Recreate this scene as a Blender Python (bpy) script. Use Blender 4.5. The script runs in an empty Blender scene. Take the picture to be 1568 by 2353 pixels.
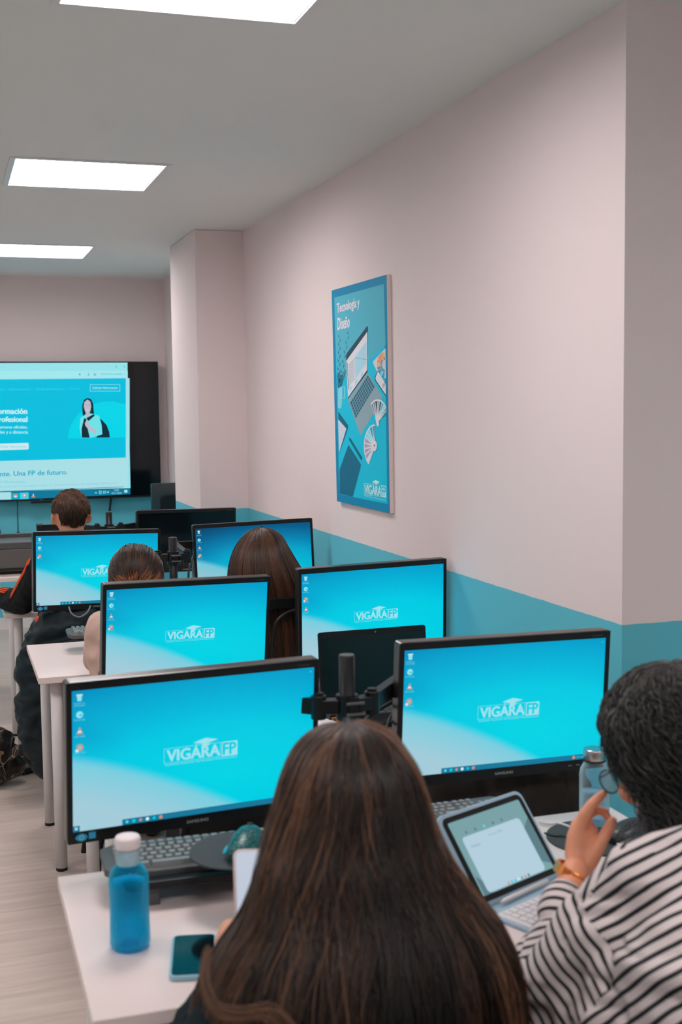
import bpy, bmesh, math, random
from mathutils import Vector, Matrix, Euler, noise
random.seed(7)
PI = math.pi; R = math.radians
S = bpy.context.scene
COL = S.collection

# ------------------------------------------------------------------ camera, world, exposure
FPX, YAW, PITCH, ROLL, CAMH = 2818.34, .311781, .084944, -.012264, 1.67104
fw = Vector((math.sin(YAW)*math.cos(PITCH), math.cos(YAW)*math.cos(PITCH), -math.sin(PITCH)))
r0 = Vector((math.cos(YAW), -math.sin(YAW), 0)); u0 = r0.cross(fw)
rt = r0*math.cos(ROLL)+u0*math.sin(ROLL); up = -r0*math.sin(ROLL)+u0*math.cos(ROLL)
CP = Vector((0, 0, CAMH))
cam_d = bpy.data.cameras.new('camera'); cam = bpy.data.objects.new('camera', cam_d); COL.objects.link(cam)
cam.matrix_world = Matrix(((rt.x, up.x, -fw.x, 0), (rt.y, up.y, -fw.y, 0), (rt.z, up.z, -fw.z, CAMH), (0, 0, 0, 1)))
cam_d.sensor_fit = 'HORIZONTAL'; cam_d.sensor_width = 24; cam_d.lens = FPX/1568*24
cam_d.clip_start = .05; cam_d.clip_end = 60
cam_d.dof.use_dof = True; cam_d.dof.focus_distance = 4.9; cam_d.dof.aperture_fstop = 5.0
S.camera = cam
w = bpy.data.worlds.new('world'); S.world = w; w.use_nodes = True
w.node_tree.nodes['Background'].inputs[0].default_value = (.6, .75, .8, 1)
w.node_tree.nodes['Background'].inputs[1].default_value = .12
S.view_settings.view_transform = 'Standard'; S.view_settings.look = 'None'
S.view_settings.exposure = 0; S.view_settings.gamma = 1; S.view_settings.use_curve_mapping = False
S.cycles.use_denoising = True; S.cycles.max_bounces = 8; S.cycles.diffuse_bounces = 5
S.cycles.transparent_max_bounces = 12; S.cycles.sample_clamp_indirect = 4
LAMP = 17.5      # strength of each ceiling panel

def ray(x, y): return fw+rt*((x-784)/FPX)-up*((y-1176.5)/FPX)
def onZ(x, y, z): d = ray(x, y); return CP+d*((z-CAMH)/d.z)
def onY(x, y, Y): d = ray(x, y); return CP+d*(Y/d.y)
def onX(x, y, X): d = ray(x, y); return CP+d*(X/d.x)
def atD(x, y, D): return CP+ray(x, y)*D

# ------------------------------------------------------------------ materials
def lin(c):
    c = c/255.0
    return c/12.92 if c <= .04045 else ((c+.055)/1.055)**2.4
def rgb(r, g, b): return (lin(r), lin(g), lin(b), 1)
M = {}
def mat(name, col, rough=.5, metal=0, spec=.5, emit=None, es=1, noise_amt=0, nscale=20, bump=0, bscale=60, trans=0, sheen=0):
    m = bpy.data.materials.new(name); m.use_nodes = True; nt = m.node_tree; b = nt.nodes['Principled BSDF']
    b.inputs['Base Color'].default_value = col; b.inputs['Roughness'].default_value = rough
    b.inputs['Metallic'].default_value = metal; b.inputs['Specular IOR Level'].default_value = spec
    if trans: b.inputs['Transmission Weight'].default_value = trans
    if sheen: b.inputs['Sheen Weight'].default_value = sheen
    if emit:
        b.inputs['Emission Color'].default_value = emit; b.inputs['Emission Strength'].default_value = es
    if noise_amt or bump:
        tc = nt.nodes.new('ShaderNodeTexCoord')
    if noise_amt:
        n = nt.nodes.new('ShaderNodeTexNoise'); n.inputs['Scale'].default_value = nscale; n.inputs['Detail'].default_value = 4
        nt.links.new(tc.outputs['Object'], n.inputs['Vector'])
        mx = nt.nodes.new('ShaderNodeMix'); mx.data_type = 'RGBA'
        mx.inputs[6].default_value = [c*(1-noise_amt) for c in col[:3]]+[1]
        mx.inputs[7].default_value = [min(1, c*(1+noise_amt)) for c in col[:3]]+[1]
        nt.links.new(n.outputs['Fac'], mx.inputs[0]); nt.links.new(mx.outputs[2], b.inputs['Base Color'])
    if bump:
        n = nt.nodes.new('ShaderNodeTexNoise'); n.inputs['Scale'].default_value = bscale; n.inputs['Detail'].default_value = 3
        nt.links.new(tc.outputs['Object'], n.inputs['Vector'])
        bp = nt.nodes.new('ShaderNodeBump'); bp.inputs['Strength'].default_value = bump; bp.inputs['Distance'].default_value = .01
        nt.links.new(n.outputs['Fac'], bp.inputs['Height']); nt.links.new(bp.outputs[0], b.inputs['Normal'])
    M[name] = m
    return m
def glow(name, c, es=1): return mat(name, (0, 0, 0, 1), .4, spec=.12, emit=c, es=es)

mat('ceiling_paint', (.76, .79, .775, 1), .9, spec=.1, noise_amt=.012, nscale=3)
# walls: painted teal dado up to 1.09 m, off-white above, faint roller texture
def wall_mat():
    m = mat('wall_paint', (.8, .7, .7, 1), .75, spec=.2); nt = m.node_tree; b = nt.nodes['Principled BSDF']
    g = nt.nodes.new('ShaderNodeNewGeometry'); sp = nt.nodes.new('ShaderNodeSeparateXYZ'); nt.links.new(g.outputs['Position'], sp.inputs[0])
    nz = nt.nodes.new('ShaderNodeTexNoise'); nz.inputs['Scale'].default_value = 25
    nt.links.new(g.outputs['Position'], nz.inputs['Vector'])
    a = nt.nodes.new('ShaderNodeMath'); a.operation = 'MULTIPLY_ADD'; a.inputs[1].default_value = .004
    nt.links.new(nz.outputs['Fac'], a.inputs[0]); nt.links.new(sp.outputs['Z'], a.inputs[2])
    gt = nt.nodes.new('ShaderNodeMath'); gt.operation = 'GREATER_THAN'; gt.inputs[1].default_value = 1.0932
    nt.links.new(a.outputs[0], gt.inputs[0])
    mx = nt.nodes.new('ShaderNodeMix'); mx.data_type = 'RGBA'
    mx.inputs[6].default_value = (.125, .535, .655, 1); mx.inputs[7].default_value = (.84, .735, .73, 1)
    nt.links.new(gt.outputs[0], mx.inputs[0]); nt.links.new(mx.outputs[2], b.inputs['Base Color'])
    n2 = nt.nodes.new('ShaderNodeTexNoise'); n2.inputs['Scale'].default_value = 90
    nt.links.new(g.outputs['Position'], n2.inputs['Vector'])
    bp = nt.nodes.new('ShaderNodeBump'); bp.inputs['Strength'].default_value = .08; bp.inputs['Distance'].default_value = .003
    nt.links.new(n2.outputs['Fac'], bp.inputs['Height']); nt.links.new(bp.outputs[0], b.inputs['Normal'])
wall_mat()
def floor_mat():
    m = mat('floor_vinyl', (.4, .35, .32, 1), .55, spec=.3); nt = m.node_tree; b = nt.nodes['Principled BSDF']
    tc = nt.nodes.new('ShaderNodeTexCoord'); mp = nt.nodes.new('ShaderNodeMapping'); mp.inputs['Scale'].default_value = (1.2, 14, 1)
    nt.links.new(tc.outputs['Object'], mp.inputs[0])
    n = nt.nodes.new('ShaderNodeTexNoise'); n.inputs['Scale'].default_value = 2.2; n.inputs['Detail'].default_value = 7; n.inputs['Distortion'].default_value = .6
    nt.links.new(mp.outputs[0], n.inputs['Vector'])
    cr = nt.nodes.new('ShaderNodeValToRGB'); e = cr.color_ramp.elements
    e[0].position = .3; e[0].color = (.54, .455, .40, 1); e[1].position = .72; e[1].color = (.68, .57, .51, 1)
    nt.links.new(n.outputs['Fac'], cr.inputs[0])
    br = nt.nodes.new('ShaderNodeTexBrick'); br.inputs['Scale'].default_value = 1
    br.inputs['Brick Width'].default_value = 1.2; br.inputs['Row Height'].default_value = .18; br.inputs['Mortar Size'].default_value = .002
    br.inputs['Color1'].default_value = (1, 1, 1, 1); br.inputs['Color2'].default_value = (.95, .95, .95, 1); br.inputs['Mortar'].default_value = (.9, .89, .88, 1)
    nt.links.new(tc.outputs['Object'], br.inputs['Vector'])
    mx = nt.nodes.new('ShaderNodeMix'); mx.data_type = 'RGBA'; mx.blend_type = 'MULTIPLY'; mx.inputs[0].default_value = 1
    nt.links.new(cr.outputs[0], mx.inputs[6]); nt.links.new(br.outputs['Color'], mx.inputs[7]); nt.links.new(mx.outputs[2], b.inputs['Base Color'])
floor_mat()
mat('lamp_glow', (1, 1, 1, 1), .5, emit=(1, .925, .92, 1), es=LAMP)
mat('white_metal', (.72, .72, .72, 1), .4, noise_amt=.02)
mat('desk_white', (.82, .70, .67, 1), .38, spec=.4, noise_amt=.015, nscale=8)
mat('leg_white', (.72, .68, .67, 1), .45, noise_amt=.02)
mat('black_plastic', (.006, .007, .008, 1), .42, spec=.35, noise_amt=.15, bump=.02, bscale=300)
mat('casing', (.022, .022, .022, 1), .28, spec=.9, noise_amt=.1)
mat('casing_top', (.05, .05, .05, 1), .4)
mat('black_metal', (.006, .007, .008, 1), .38, spec=.35, noise_amt=.1)
mat('rubber', (.01, .01, .01, 1), .8)
mat('steel', (.55, .52, .5, 1), .28, metal=1, noise_amt=.06, nscale=60)
mat('silver_print', (.35, .36, .36, 1), .5)
mat('grey_plastic', (.085, .09, .092, 1), .5, spec=.35, noise_amt=.08)
mat('key_grey', (.21, .215, .215, 1), .42, noise_amt=.06)
mat('warm_grey', (.115, .105, .1, 1), .55, noise_amt=.05)
mat('pad_cloth', (.05, .06, .065, 1), .85, noise_amt=.1, nscale=200)
mat('skin', (.74, .34, .22, 1), .5, spec=.35, noise_amt=.08, nscale=30, bump=.05, bscale=120)
mat('skin_warm', (.80, .345, .205, 1), .5, spec=.35, noise_amt=.08, nscale=30, bump=.05, bscale=120)
mat('nail', (.72, .36, .28, 1), .25)
mat('eye_white', (.7, .68, .66, 1), .3); mat('iris', (.03, .02, .015, 1), .2); mat('lip', (.45, .13, .11, 1), .45)
mat('dark_top', (.010, .018, .022, 1), .95, spec=.15, noise_amt=.2, bump=.2, bscale=90)
mat('track_black', (.006, .008, .009, 1), .8, spec=.25, noise_amt=.2, bump=.1)
mat('orange', rgb(225, 82, 20), .7, noise_amt=.08)
mat('beige_knit', (.66, .45, .38, 1), .9, noise_amt=.05, bump=.15, bscale=150)
mat('brown_top', (.05, .03, .025, 1), .9, noise_amt=.1)
mat('jeans', (.03, .05, .09, 1), .9, noise_amt=.2)
mat('shoe', (.05, .05, .05, 1), .6)
mat('puffer', (.006, .016, .021, 1), .55, spec=.3, noise_amt=.25, nscale=12)
mat('jacket', (.024, .020, .017, 1), .85, spec=.25, noise_amt=.3, nscale=15)
mat('gold', (1.0, .40, .13, 1), .34, metal=1)
mat('cap_white', (.85, .76, .76, 1), .45)
mat('phone_case', (.30, .55, .66, 1), .35); mat('pink_case', (.75, .6, .58, 1), .35)
mat('glass_black', (.003, .006, .008, 1), .10, spec=.35)
mat('tablet_case', (.34, .50, .62, 1), .45, noise_amt=.04)
mat('tablet_keys', (.75, .72, .74, 1), .5)
mat('pencil_white', (.8, .78, .78, 1), .35)
mat('cable_white', (.7, .68, .68, 1), .5); mat('cable_black', (.01, .01, .01, 1), .45); mat('cable_grey', (.2, .2, .2, 1), .4)
mat('cyan_led', (0, .2, .25, 1), .3, emit=rgb(0, 170, 200), es=.6)
mat('orange_label', rgb(214, 128, 50), .6); mat('print_dark', (.03, .02, .01, 1), .7)
mat('sticker', rgb(40, 160, 205), .5); mat('sticker_light', rgb(120, 215, 235), .5)
mat('paper', (.75, .72, .72, 1), .8)
mat('skirting_white', (.75, .72, .73, 1), .5)

def crackle(name, base, line, scale, width, rough=.35):
    m = mat(name, base, rough); nt = m.node_tree; b = nt.nodes['Principled BSDF']
    tc = nt.nodes.new('ShaderNodeTexCoord'); v = nt.nodes.new('ShaderNodeTexVoronoi'); v.feature = 'DISTANCE_TO_EDGE'; v.inputs['Scale'].default_value = scale
    n = nt.nodes.new('ShaderNodeTexNoise'); n.inputs['Scale'].default_value = scale*.7
    mx0 = nt.nodes.new('ShaderNodeMix'); mx0.data_type = 'RGBA'; mx0.inputs[0].default_value = .15 if scale < 50 else .012
    nt.links.new(tc.outputs['Object'], n.inputs['Vector']); nt.links.new(tc.outputs['Object'], mx0.inputs[6]); nt.links.new(n.outputs['Color'], mx0.inputs[7])
    nt.links.new(mx0.outputs[2], v.inputs['Vector'])
    lt = nt.nodes.new('ShaderNodeMath'); lt.operation = 'LESS_THAN'; lt.inputs[1].default_value = width
    nt.links.new(v.outputs['Distance'], lt.inputs[0])
    mx = nt.nodes.new('ShaderNodeMix'); mx.data_type = 'RGBA'; mx.inputs[6].default_value = base; mx.inputs[7].default_value = line
    nt.links.new(lt.outputs[0], mx.inputs[0]); nt.links.new(mx.outputs[2], b.inputs['Base Color'])
crackle('mouse_crackle', (.010, .012, .014, 1), (.10, .13, .14, 1), 230, .05)
crackle('mouse_teal', (.006, .014, .016, 1), (.03, .30, .30, 1), 210, .06)
crackle('marble_bag', (.018, .014, .012, 1), (.30, .2, .15, 1), 11, .018, .3)

def clear(name, tint, fac, rough=.05):
    m = bpy.data.materials.new(name); m.use_nodes = True; nt = m.node_tree; b = nt.nodes['Principled BSDF']; o = nt.nodes['Material Output']
    t = nt.nodes.new('ShaderNodeBsdfTransparent'); t.inputs[0].default_value = tint
    b.inputs['Base Color'].default_value = tint; b.inputs['Roughness'].default_value = rough; b.inputs['Specular IOR Level'].default_value = .7
    mx = nt.nodes.new('ShaderNodeMixShader'); lw = nt.nodes.new('ShaderNodeLayerWeight'); lw.inputs[0].default_value = .35
    ad = nt.nodes.new('ShaderNodeMath'); ad.operation = 'MULTIPLY_ADD'; ad.inputs[1].default_value = .75; ad.inputs[2].default_value = fac; ad.use_clamp = True
    nt.links.new(lw.outputs['Facing'], ad.inputs[0]); nt.links.new(ad.outputs[0], mx.inputs[0])
    nt.links.new(t.outputs[0], mx.inputs[1]); nt.links.new(b.outputs[0], mx.inputs[2]); nt.links.new(mx.outputs[0], o.inputs[0])
    M[name] = m
clear('blue_bottle', (.04, .66, .90, 1), .06)
clear('clear_glass', (.75, .9, .95, 1), .06, .02)
clear('water', (.72, .86, .92, 1), .12, .02)

def attr_mat(name, rough=.4, spec=.5, cols=None):
    """hair: every strand carries its own tone in the attribute 'tone'"""
    m = bpy.data.materials.new(name); m.use_nodes = True; nt = m.node_tree; b = nt.nodes['Principled BSDF']
    a = nt.nodes.new('ShaderNodeAttribute'); a.attribute_name = 'tone'
    cr = nt.nodes.new('ShaderNodeValToRGB'); cr.color_ramp.elements[0].color = cols[0]; cr.color_ramp.elements[1].color = cols[-1]
    for i, c in enumerate(cols[1:-1]):
        e = cr.color_ramp.elements.new((i+1)/(len(cols)-1)); e.color = c
    nt.links.new(a.outputs['Fac'], cr.inputs[0]); nt.links.new(cr.outputs[0], b.inputs['Base Color'])
    b.inputs['Roughness'].default_value = rough; b.inputs['Specular IOR Level'].default_value = spec
    M[name] = m
attr_mat('hair_dark_brown', .42, .5, [(.003, .0018, .0013, 1), (.013, .0065, .004, 1), (.060, .025, .012, 1), (.20, .085, .038, 1)])
attr_mat('hair_brown', .36, .5, [(.012, .006, .004, 1), (.03, .013, .007, 1), (.07, .028, .012, 1), (.13, .05, .022, 1)])
attr_mat('hair_auburn', .4, .5, [(.012, .008, .006, 1), (.035, .019, .012, 1), (.15, .048, .016, 1), (.42, .14, .045, 1)])
attr_mat('hair_short', .5, .4, [(.02, .011, .007, 1), (.045, .022, .012, 1), (.09, .04, .02, 1), (.16, .075, .04, 1)])
attr_mat('hair_black', .42, .5, [(.004, .004, .004, 1), (.008, .008, .007, 1), (.020, .018, .015, 1), (.085, .072, .060, 1)])

def stripe_mat():
    m = bpy.data.materials.new('striped_jersey'); m.use_nodes = True; nt = m.node_tree; b = nt.nodes['Principled BSDF']
    a = nt.nodes.new('ShaderNodeAttribute'); a.attribute_name = 'stripe'
    f = nt.nodes.new('ShaderNodeMath'); f.operation = 'FRACT'; nt.links.new(a.outputs['Fac'], f.inputs[0])
    g = nt.nodes.new('ShaderNodeMath'); g.operation = 'GREATER_THAN'; g.inputs[1].default_value = .63; nt.links.new(f.outputs[0], g.inputs[0])
    mx = nt.nodes.new('ShaderNodeMix'); mx.data_type = 'RGBA'; mx.inputs[6].default_value = (.70, .62, .61, 1); mx.inputs[7].default_value = (.012, .014, .016, 1)
    nt.links.new(g.outputs[0], mx.inputs[0]); nt.links.new(mx.outputs[2], b.inputs['Base Color']); b.inputs['Roughness'].default_value = .9
    M['striped_jersey'] = m
stripe_mat()

def wallpaper(name, dark=0.0, gain=1.0):
    m = bpy.data.materials.new(name); m.use_nodes = True; nt = m.node_tree; b = nt.nodes['Principled BSDF']; L = nt.links.new
    uv = nt.nodes.new('ShaderNodeUVMap'); sp = nt.nodes.new('ShaderNodeSeparateXYZ'); L(uv.outputs[0], sp.inputs[0])
    def mth(op, x, y=None, z=None, cl=False):
        n = nt.nodes.new('ShaderNodeMath'); n.operation = op; n.use_clamp = cl
        for i, v in enumerate((x, y, z)):
            if v is None: continue
            if isinstance(v, (int, float)): n.inputs[i].default_value = v
            else: L(v, n.inputs[i])
        return n.outputs[0]
    def mix(f, a, c):
        n = nt.nodes.new('ShaderNodeMix'); n.data_type = 'RGBA'; L(f, n.inputs[0])
        for i, v in ((6, a), (7, c)):
            if isinstance(v, tuple): n.inputs[i].default_value = v
            else: L(v, n.inputs[i])
        return n.outputs[2]
    u, v = sp.outputs[0], sp.outputs[1]; vt = mth('SUBTRACT', 1, v)
    line = mth('ADD', mth('MULTIPLY_ADD', u, .50, .46), mth('MULTIPLY', mth('MULTIPLY', u, u), .36))
    s = mth('SUBTRACT', vt, line)
    edge = mth('MULTIPLY_ADD', s, 10.0, .35, True)
    edge = mth('MULTIPLY', mth('MULTIPLY', edge, edge), mth('SUBTRACT', 3, mth('MULTIPLY', edge, 2)))
    deep = mth('MULTIPLY', s, 3.0, None, True)
    pale = mix(deep, rgb(112, 206, 224), rgb(163, 203, 217))
    dx = mth('MULTIPLY', mth('SUBTRACT', u, .62), .78); dy = mth('MULTIPLY', mth('SUBTRACT', vt, .74), 1.12)
    d = mth('SQRT', mth('ADD', mth('MULTIPLY', dx, dx), mth('MULTIPLY', dy, dy)))
    cr = nt.nodes.new('ShaderNodeValToRGB'); el = cr.color_ramp.elements
    el[0].position = .05; el[0].color = rgb(0, 212, 230); el[1].position = .98; el[1].color = rgb(0, 138, 188) if dark < .5 else rgb(0, 62, 98)
    for p, c in ((.42, (0, 202, 227) if dark < .5 else (0, 172, 212)), (.62, (0, 182, 218) if dark < .5 else (0, 132, 182)), (.8, (0, 164, 207) if dark < .5 else (0, 96, 145))):
        e = el.new(p); e.color = rgb(*c)
    L(d, cr.inputs[0])
    # a faint deeper band sweeping in from the upper left
    bx = mth('SUBTRACT', vt, mth('MULTIPLY_ADD', u, .45, .30)); bb = mth('SUBTRACT', 1, mth('MULTIPLY', mth('ABSOLUTE', bx), 6.5), None, True)
    bb = mth('MULTIPLY', bb, mth('SUBTRACT', .30, mth('MULTIPLY', u, 1.3), None, True))
    blue = mix(bb, cr.outputs[0], rgb(0, 125, 180))
    c = mix(edge, blue, pale)
    L(c, b.inputs['Emission Color']); b.inputs['Emission Strength'].default_value = gain
    b.inputs['Base Color'].default_value = (0, 0, 0, 1); b.inputs['Roughness'].default_value = .45; b.inputs['Specular IOR Level'].default_value = .15
    M[name] = m
wallpaper('wallpaper'); wallpaper('wallpaper_dim', 1.0, .92)  # dim copy: viewing-angle darkening put into the screen colours
for n_, c_ in dict(scr_logo=(158, 226, 236), scr_logo_bg=(0, 205, 226), scr_white=(215, 235, 240), scr_cyan=(90, 215, 230), scr_orange=(215, 140, 110), scr_task=(25, 120, 155), scr_off=(5, 12, 16),
                   scr_pale=(150, 222, 234), tv_bar=(150, 226, 234), tv_bar2=(165, 228, 234), tv_hero=(0, 190, 222), tv_arc=(0, 212, 232), tv_page=(168, 222, 230), tv_task=(10, 120, 155), tv_ink=(0, 165, 195),
                   tv_faint=(60, 205, 228), tv_white=(190, 238, 242), tv_button=(205, 232, 236), tv_inkpale=(120, 205, 218), tv_skin=(190, 185, 200), tv_dark=(10, 45, 60), tv_shirt=(110, 225, 232), tv_tab=(0, 165, 195),
                   tv_bubble=(160, 232, 236), tab_bg=(120, 160, 165), tab_page=(178, 205, 220), tab_dim=(92, 125, 135), tab_ink=(120, 150, 165), ph_a=(190, 200, 215), ph_b=(110, 150, 170)).items():
    glow(n_, rgb(*c_))
for n_, c_ in dict(p_border=(0, 118, 155), p_top=(70, 160, 180), p_desk=(0, 172, 200), p_title=(215, 200, 205), p_dark=(20, 60, 75), p_metal=(125, 150, 160), p_keys=(0, 88, 110), p_scr=(200, 200, 208), p_scrblue=(150, 195, 210),
                   p_plant=(30, 105, 130), p_mug=(120, 190, 205), p_tablet=(0, 92, 120), p_paper=(185, 190, 205), p_orange=(230, 130, 80), p_orange2=(240, 165, 90), p_teal=(0, 125, 130), p_teal2=(90, 165, 170),
                   p_lav=(150, 150, 175), p_pale=(200, 200, 205), p_blue=(0, 150, 185), p_cyan=(110, 200, 215), p_logo=(175, 215, 222), p_grey=(110, 130, 140)).items():
    c3 = rgb(*c_); mat(n_, (min(1, c3[0]*1.5), min(1, c3[1]*1.5), min(1, c3[2]*1.5), 1), .6, spec=.25)
mat('foamboard_edge', (.85, .72, .68, 1), .7)

# ------------------------------------------------------------------ building helpers
def tag(o, label=None, cat=None, group=None, kind=None):
    if label: o['label'] = label
    if cat: o['category'] = cat
    if group: o['group'] = group
    if kind: o['kind'] = kind
    return o
def empty(name, loc, rz=0, label=None, cat=None, group=None):
    o = bpy.data.objects.new(name, None); COL.objects.link(o); o.location = loc; o.rotation_euler = (0, 0, rz)
    o.empty_display_size = .05
    return tag(o, label, cat, group)
def link(name, me, parent=None):
    o = bpy.data.objects.new(name, me); COL.objects.link(o)
    if parent is not None: o.parent = parent
    return o
def obj(name, bm, mats, parent=None, smooth=False, loc=None, bevel=0):
    me = bpy.data.meshes.new(name)
    bmesh.ops.recalc_face_normals(bm, faces=bm.faces)
    bm.to_mesh(me); bm.free()
    if isinstance(mats, str): mats = [mats]
    for m in mats: me.materials.append(M[m])
    if smooth: me.polygons.foreach_set('use_smooth', [True]*len(me.polygons))
    o = link(name, me, parent)
    if loc is not None: o.location = loc
    if bevel:
        b = o.modifiers.new('b', 'BEVEL'); b.width = bevel; b.segments = 2; b.limit_method = 'ANGLE'; b.angle_limit = R(40)
    return o
def copy_tree(o, parent=None):
    c = o.copy(); COL.objects.link(c)
    if parent is not None: c.parent = parent
    for ch in [x for x in bpy.data.objects if x.parent == o and x.name in COL.objects]:
        copy_tree(ch, c)
    return c
def box(bm, c, s, mi=0, rot=None):
    g = bmesh.ops.create_cube(bm, size=1); vs = g['verts']
    mt = Matrix.Translation(c) @ (rot.to_4x4() if rot else Matrix()) @ Matrix.Diagonal((s[0], s[1], s[2], 1))
    bmesh.ops.transform(bm, matrix=mt, verts=vs)
    for f in {f for v in vs for f in v.link_faces}: f.material_index = mi
    return vs
def boxbm(c, s): bm = bmesh.new(); box(bm, c, s); return bm
def cyl(bm, p0, p1, r1, r2=None, n=20, mi=0):
    p0, p1 = Vector(p0), Vector(p1); d = p1-p0
    g = bmesh.ops.create_cone(bm, cap_ends=True, segments=n, radius1=r1, radius2=r1 if r2 is None else r2, depth=d.length)
    q = Vector((0, 0, 1)).rotation_difference(d.normalized())
    bmesh.ops.transform(bm, matrix=Matrix.Translation((p0+p1)/2) @ q.to_matrix().to_4x4(), verts=g['verts'])
    for f in {f for v in g['verts'] for f in v.link_faces}: f.material_index = mi
def ell(bm, c, r, rot=None, n=16, mi=0):
    g = bmesh.ops.create_uvsphere(bm, u_segments=n, v_segments=max(6, n*3//4), radius=1)
    mt = Matrix.Translation(c) @ (rot.to_matrix().to_4x4() if rot else Matrix()) @ Matrix.Diagonal((r[0], r[1], r[2], 1))
    bmesh.ops.transform(bm, matrix=mt, verts=g['verts'])
    for f in {f for v in g['verts'] for f in v.link_faces}: f.material_index = mi
def spline(pts, n):
    pts = [Vector(p) for p in pts]; out = []; k = len(pts)-1
    for i in range(n+1):
        t = i/n*k; j = min(int(t), k-1); s = t-j
        p0, p1, p2, p3 = pts[max(j-1, 0)], pts[j], pts[j+1], pts[min(j+2, k)]
        out.append(.5*((2*p1)+(-p0+p2)*s+(2*p0-5*p1+4*p2-p3)*s*s+(-p0+3*p1-3*p2+p3)*s**3))
    return out
def tube(bm, pts, rad, n=12, cap=True, round_ends=False, mi=0, ref=None):
    """rad: number or list; each radius a number or (a, b) with a measured along ref-perpendicular"""
    pts = [Vector(p) for p in pts]; k = len(pts)
    if not isinstance(rad, (list, tuple)): rad = [rad]*k
    rad = [(q, q) if isinstance(q, (int, float)) else q for q in rad]
    if round_ends:
        a, b = (pts[0]-pts[1]).normalized(), (pts[-1]-pts[-2]).normalized(); ra, rb = min(rad[0]), min(rad[-1])
        hd = [(pts[0]+a*ra*math.sin(t), (rad[0][0]*math.cos(t), rad[0][1]*math.cos(t))) for t in (1.45, 1.1, .75, .4)]
        tl = [(pts[-1]+b*rb*math.sin(t), (rad[-1][0]*math.cos(t), rad[-1][1]*math.cos(t))) for t in (.4, .75, 1.1, 1.45)]
        pts = [h[0] for h in hd]+pts+[t[0] for t in tl]; rad = [h[1] for h in hd]+list(rad)+[t[1] for t in tl]; k = len(pts)
    rings = []; prev = None
    for i in range(k):
        t = (pts[min(i+1, k-1)]-pts[max(i-1, 0)]).normalized()
        if prev is None:
            a = Vector(ref) if ref is not None else (Vector((0, 0, 1)) if abs(t.z) < .9 else Vector((1, 0, 0)))
        else: a = prev
        b = t.cross(a); b = b.normalized() if b.length > 1e-6 else t.orthogonal().normalized(); a = b.cross(t).normalized(); prev = a
        ra, rb = rad[i]
        rings.append([bm.verts.new(pts[i]+a*(ra*math.cos(2*PI*j/n))+b*(rb*math.sin(2*PI*j/n))) for j in range(n)])
    fs = []
    for i in range(k-1):
        for j in range(n):
            fs.append(bm.faces.new((rings[i][j], rings[i][(j+1) % n], rings[i+1][(j+1) % n], rings[i+1][j])))
    if cap: fs += [bm.faces.new(rings[0][::-1]), bm.faces.new(rings[-1])]
    for f in fs: f.material_index = mi
def lathe(bm, prof, n=32, c=(0, 0, 0), mi=0, sx=1, sy=1):
    rings = []
    for r, z in prof:
        rings.append([bm.verts.new((c[0]+sx*r*math.cos(2*PI*j/n), c[1]+sy*r*math.sin(2*PI*j/n), c[2]+z)) for j in range(n)])
    for i in range(len(rings)-1):
        for j in range(n):
            f = bm.faces.new((rings[i][j], rings[i][(j+1) % n], rings[i+1][(j+1) % n], rings[i+1][j])); f.material_index = mi
    for rg in (rings[0][::-1], rings[-1]):
        f = bm.faces.new(rg); f.material_index = mi
def rrect(w, h, r, n=5):
    out = []
    for cx, cy, a0 in ((w/2-r, h/2-r, 0), (-w/2+r, h/2-r, 90), (-w/2+r, -h/2+r, 180), (w/2-r, -h/2+r, 270)):
        for i in range(n+1):
            a = R(a0+90*i/n); out.append((cx+r*math.cos(a), cy+r*math.sin(a)))
    return out
def slab(bm, outline, z0, z1, mt=None, mi=0):
    """extrude a 2-D outline between two heights; mt maps local to parent"""
    mt = mt or Matrix()
    a = [bm.verts.new(mt @ Vector((x, y, z0))) for x, y in outline]; b = [bm.verts.new(mt @ Vector((x, y, z1))) for x, y in outline]
    n = len(a); fs = [bm.faces.new(a[::-1]), bm.faces.new(b)]
    for i in range(n): fs.append(bm.faces.new((a[i], a[(i+1) % n], b[(i+1) % n], b[i])))
    for f in fs: f.material_index = mi
def voxel(bm, size, smooth=2, name='v'):
    me = bpy.data.meshes.new(name); bm.to_mesh(me); bm.free()
    o = link(name, me); m = o.modifiers.new('r', 'REMESH'); m.mode = 'VOXEL'; m.voxel_size = size; m.use_smooth_shade = True
    dg = bpy.context.evaluated_depsgraph_get(); out = bpy.data.meshes.new_from_object(o.evaluated_get(dg))
    bpy.data.objects.remove(o); bpy.data.meshes.remove(me)
    nb = bmesh.new(); nb.from_mesh(out); bpy.data.meshes.remove(out)
    for _ in range(smooth): bmesh.ops.smooth_vert(nb, verts=nb.verts, factor=.5, use_axis_x=True, use_axis_y=True, use_axis_z=True)
    return nb
def wrinkle(bm, amp, scale, stretch=(1, 1, 1), seed=0):
    bm.normal_update()
    for v in bm.verts:
        p = Vector((v.co.x*stretch[0], v.co.y*stretch[1], v.co.z*stretch[2]))*scale+Vector((seed, seed*.7, 0))
        n = noise.noise(p)+.5*noise.noise(p*2.1)
        v.co += v.normal*amp*(1-2*abs(n))*.8

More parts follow.
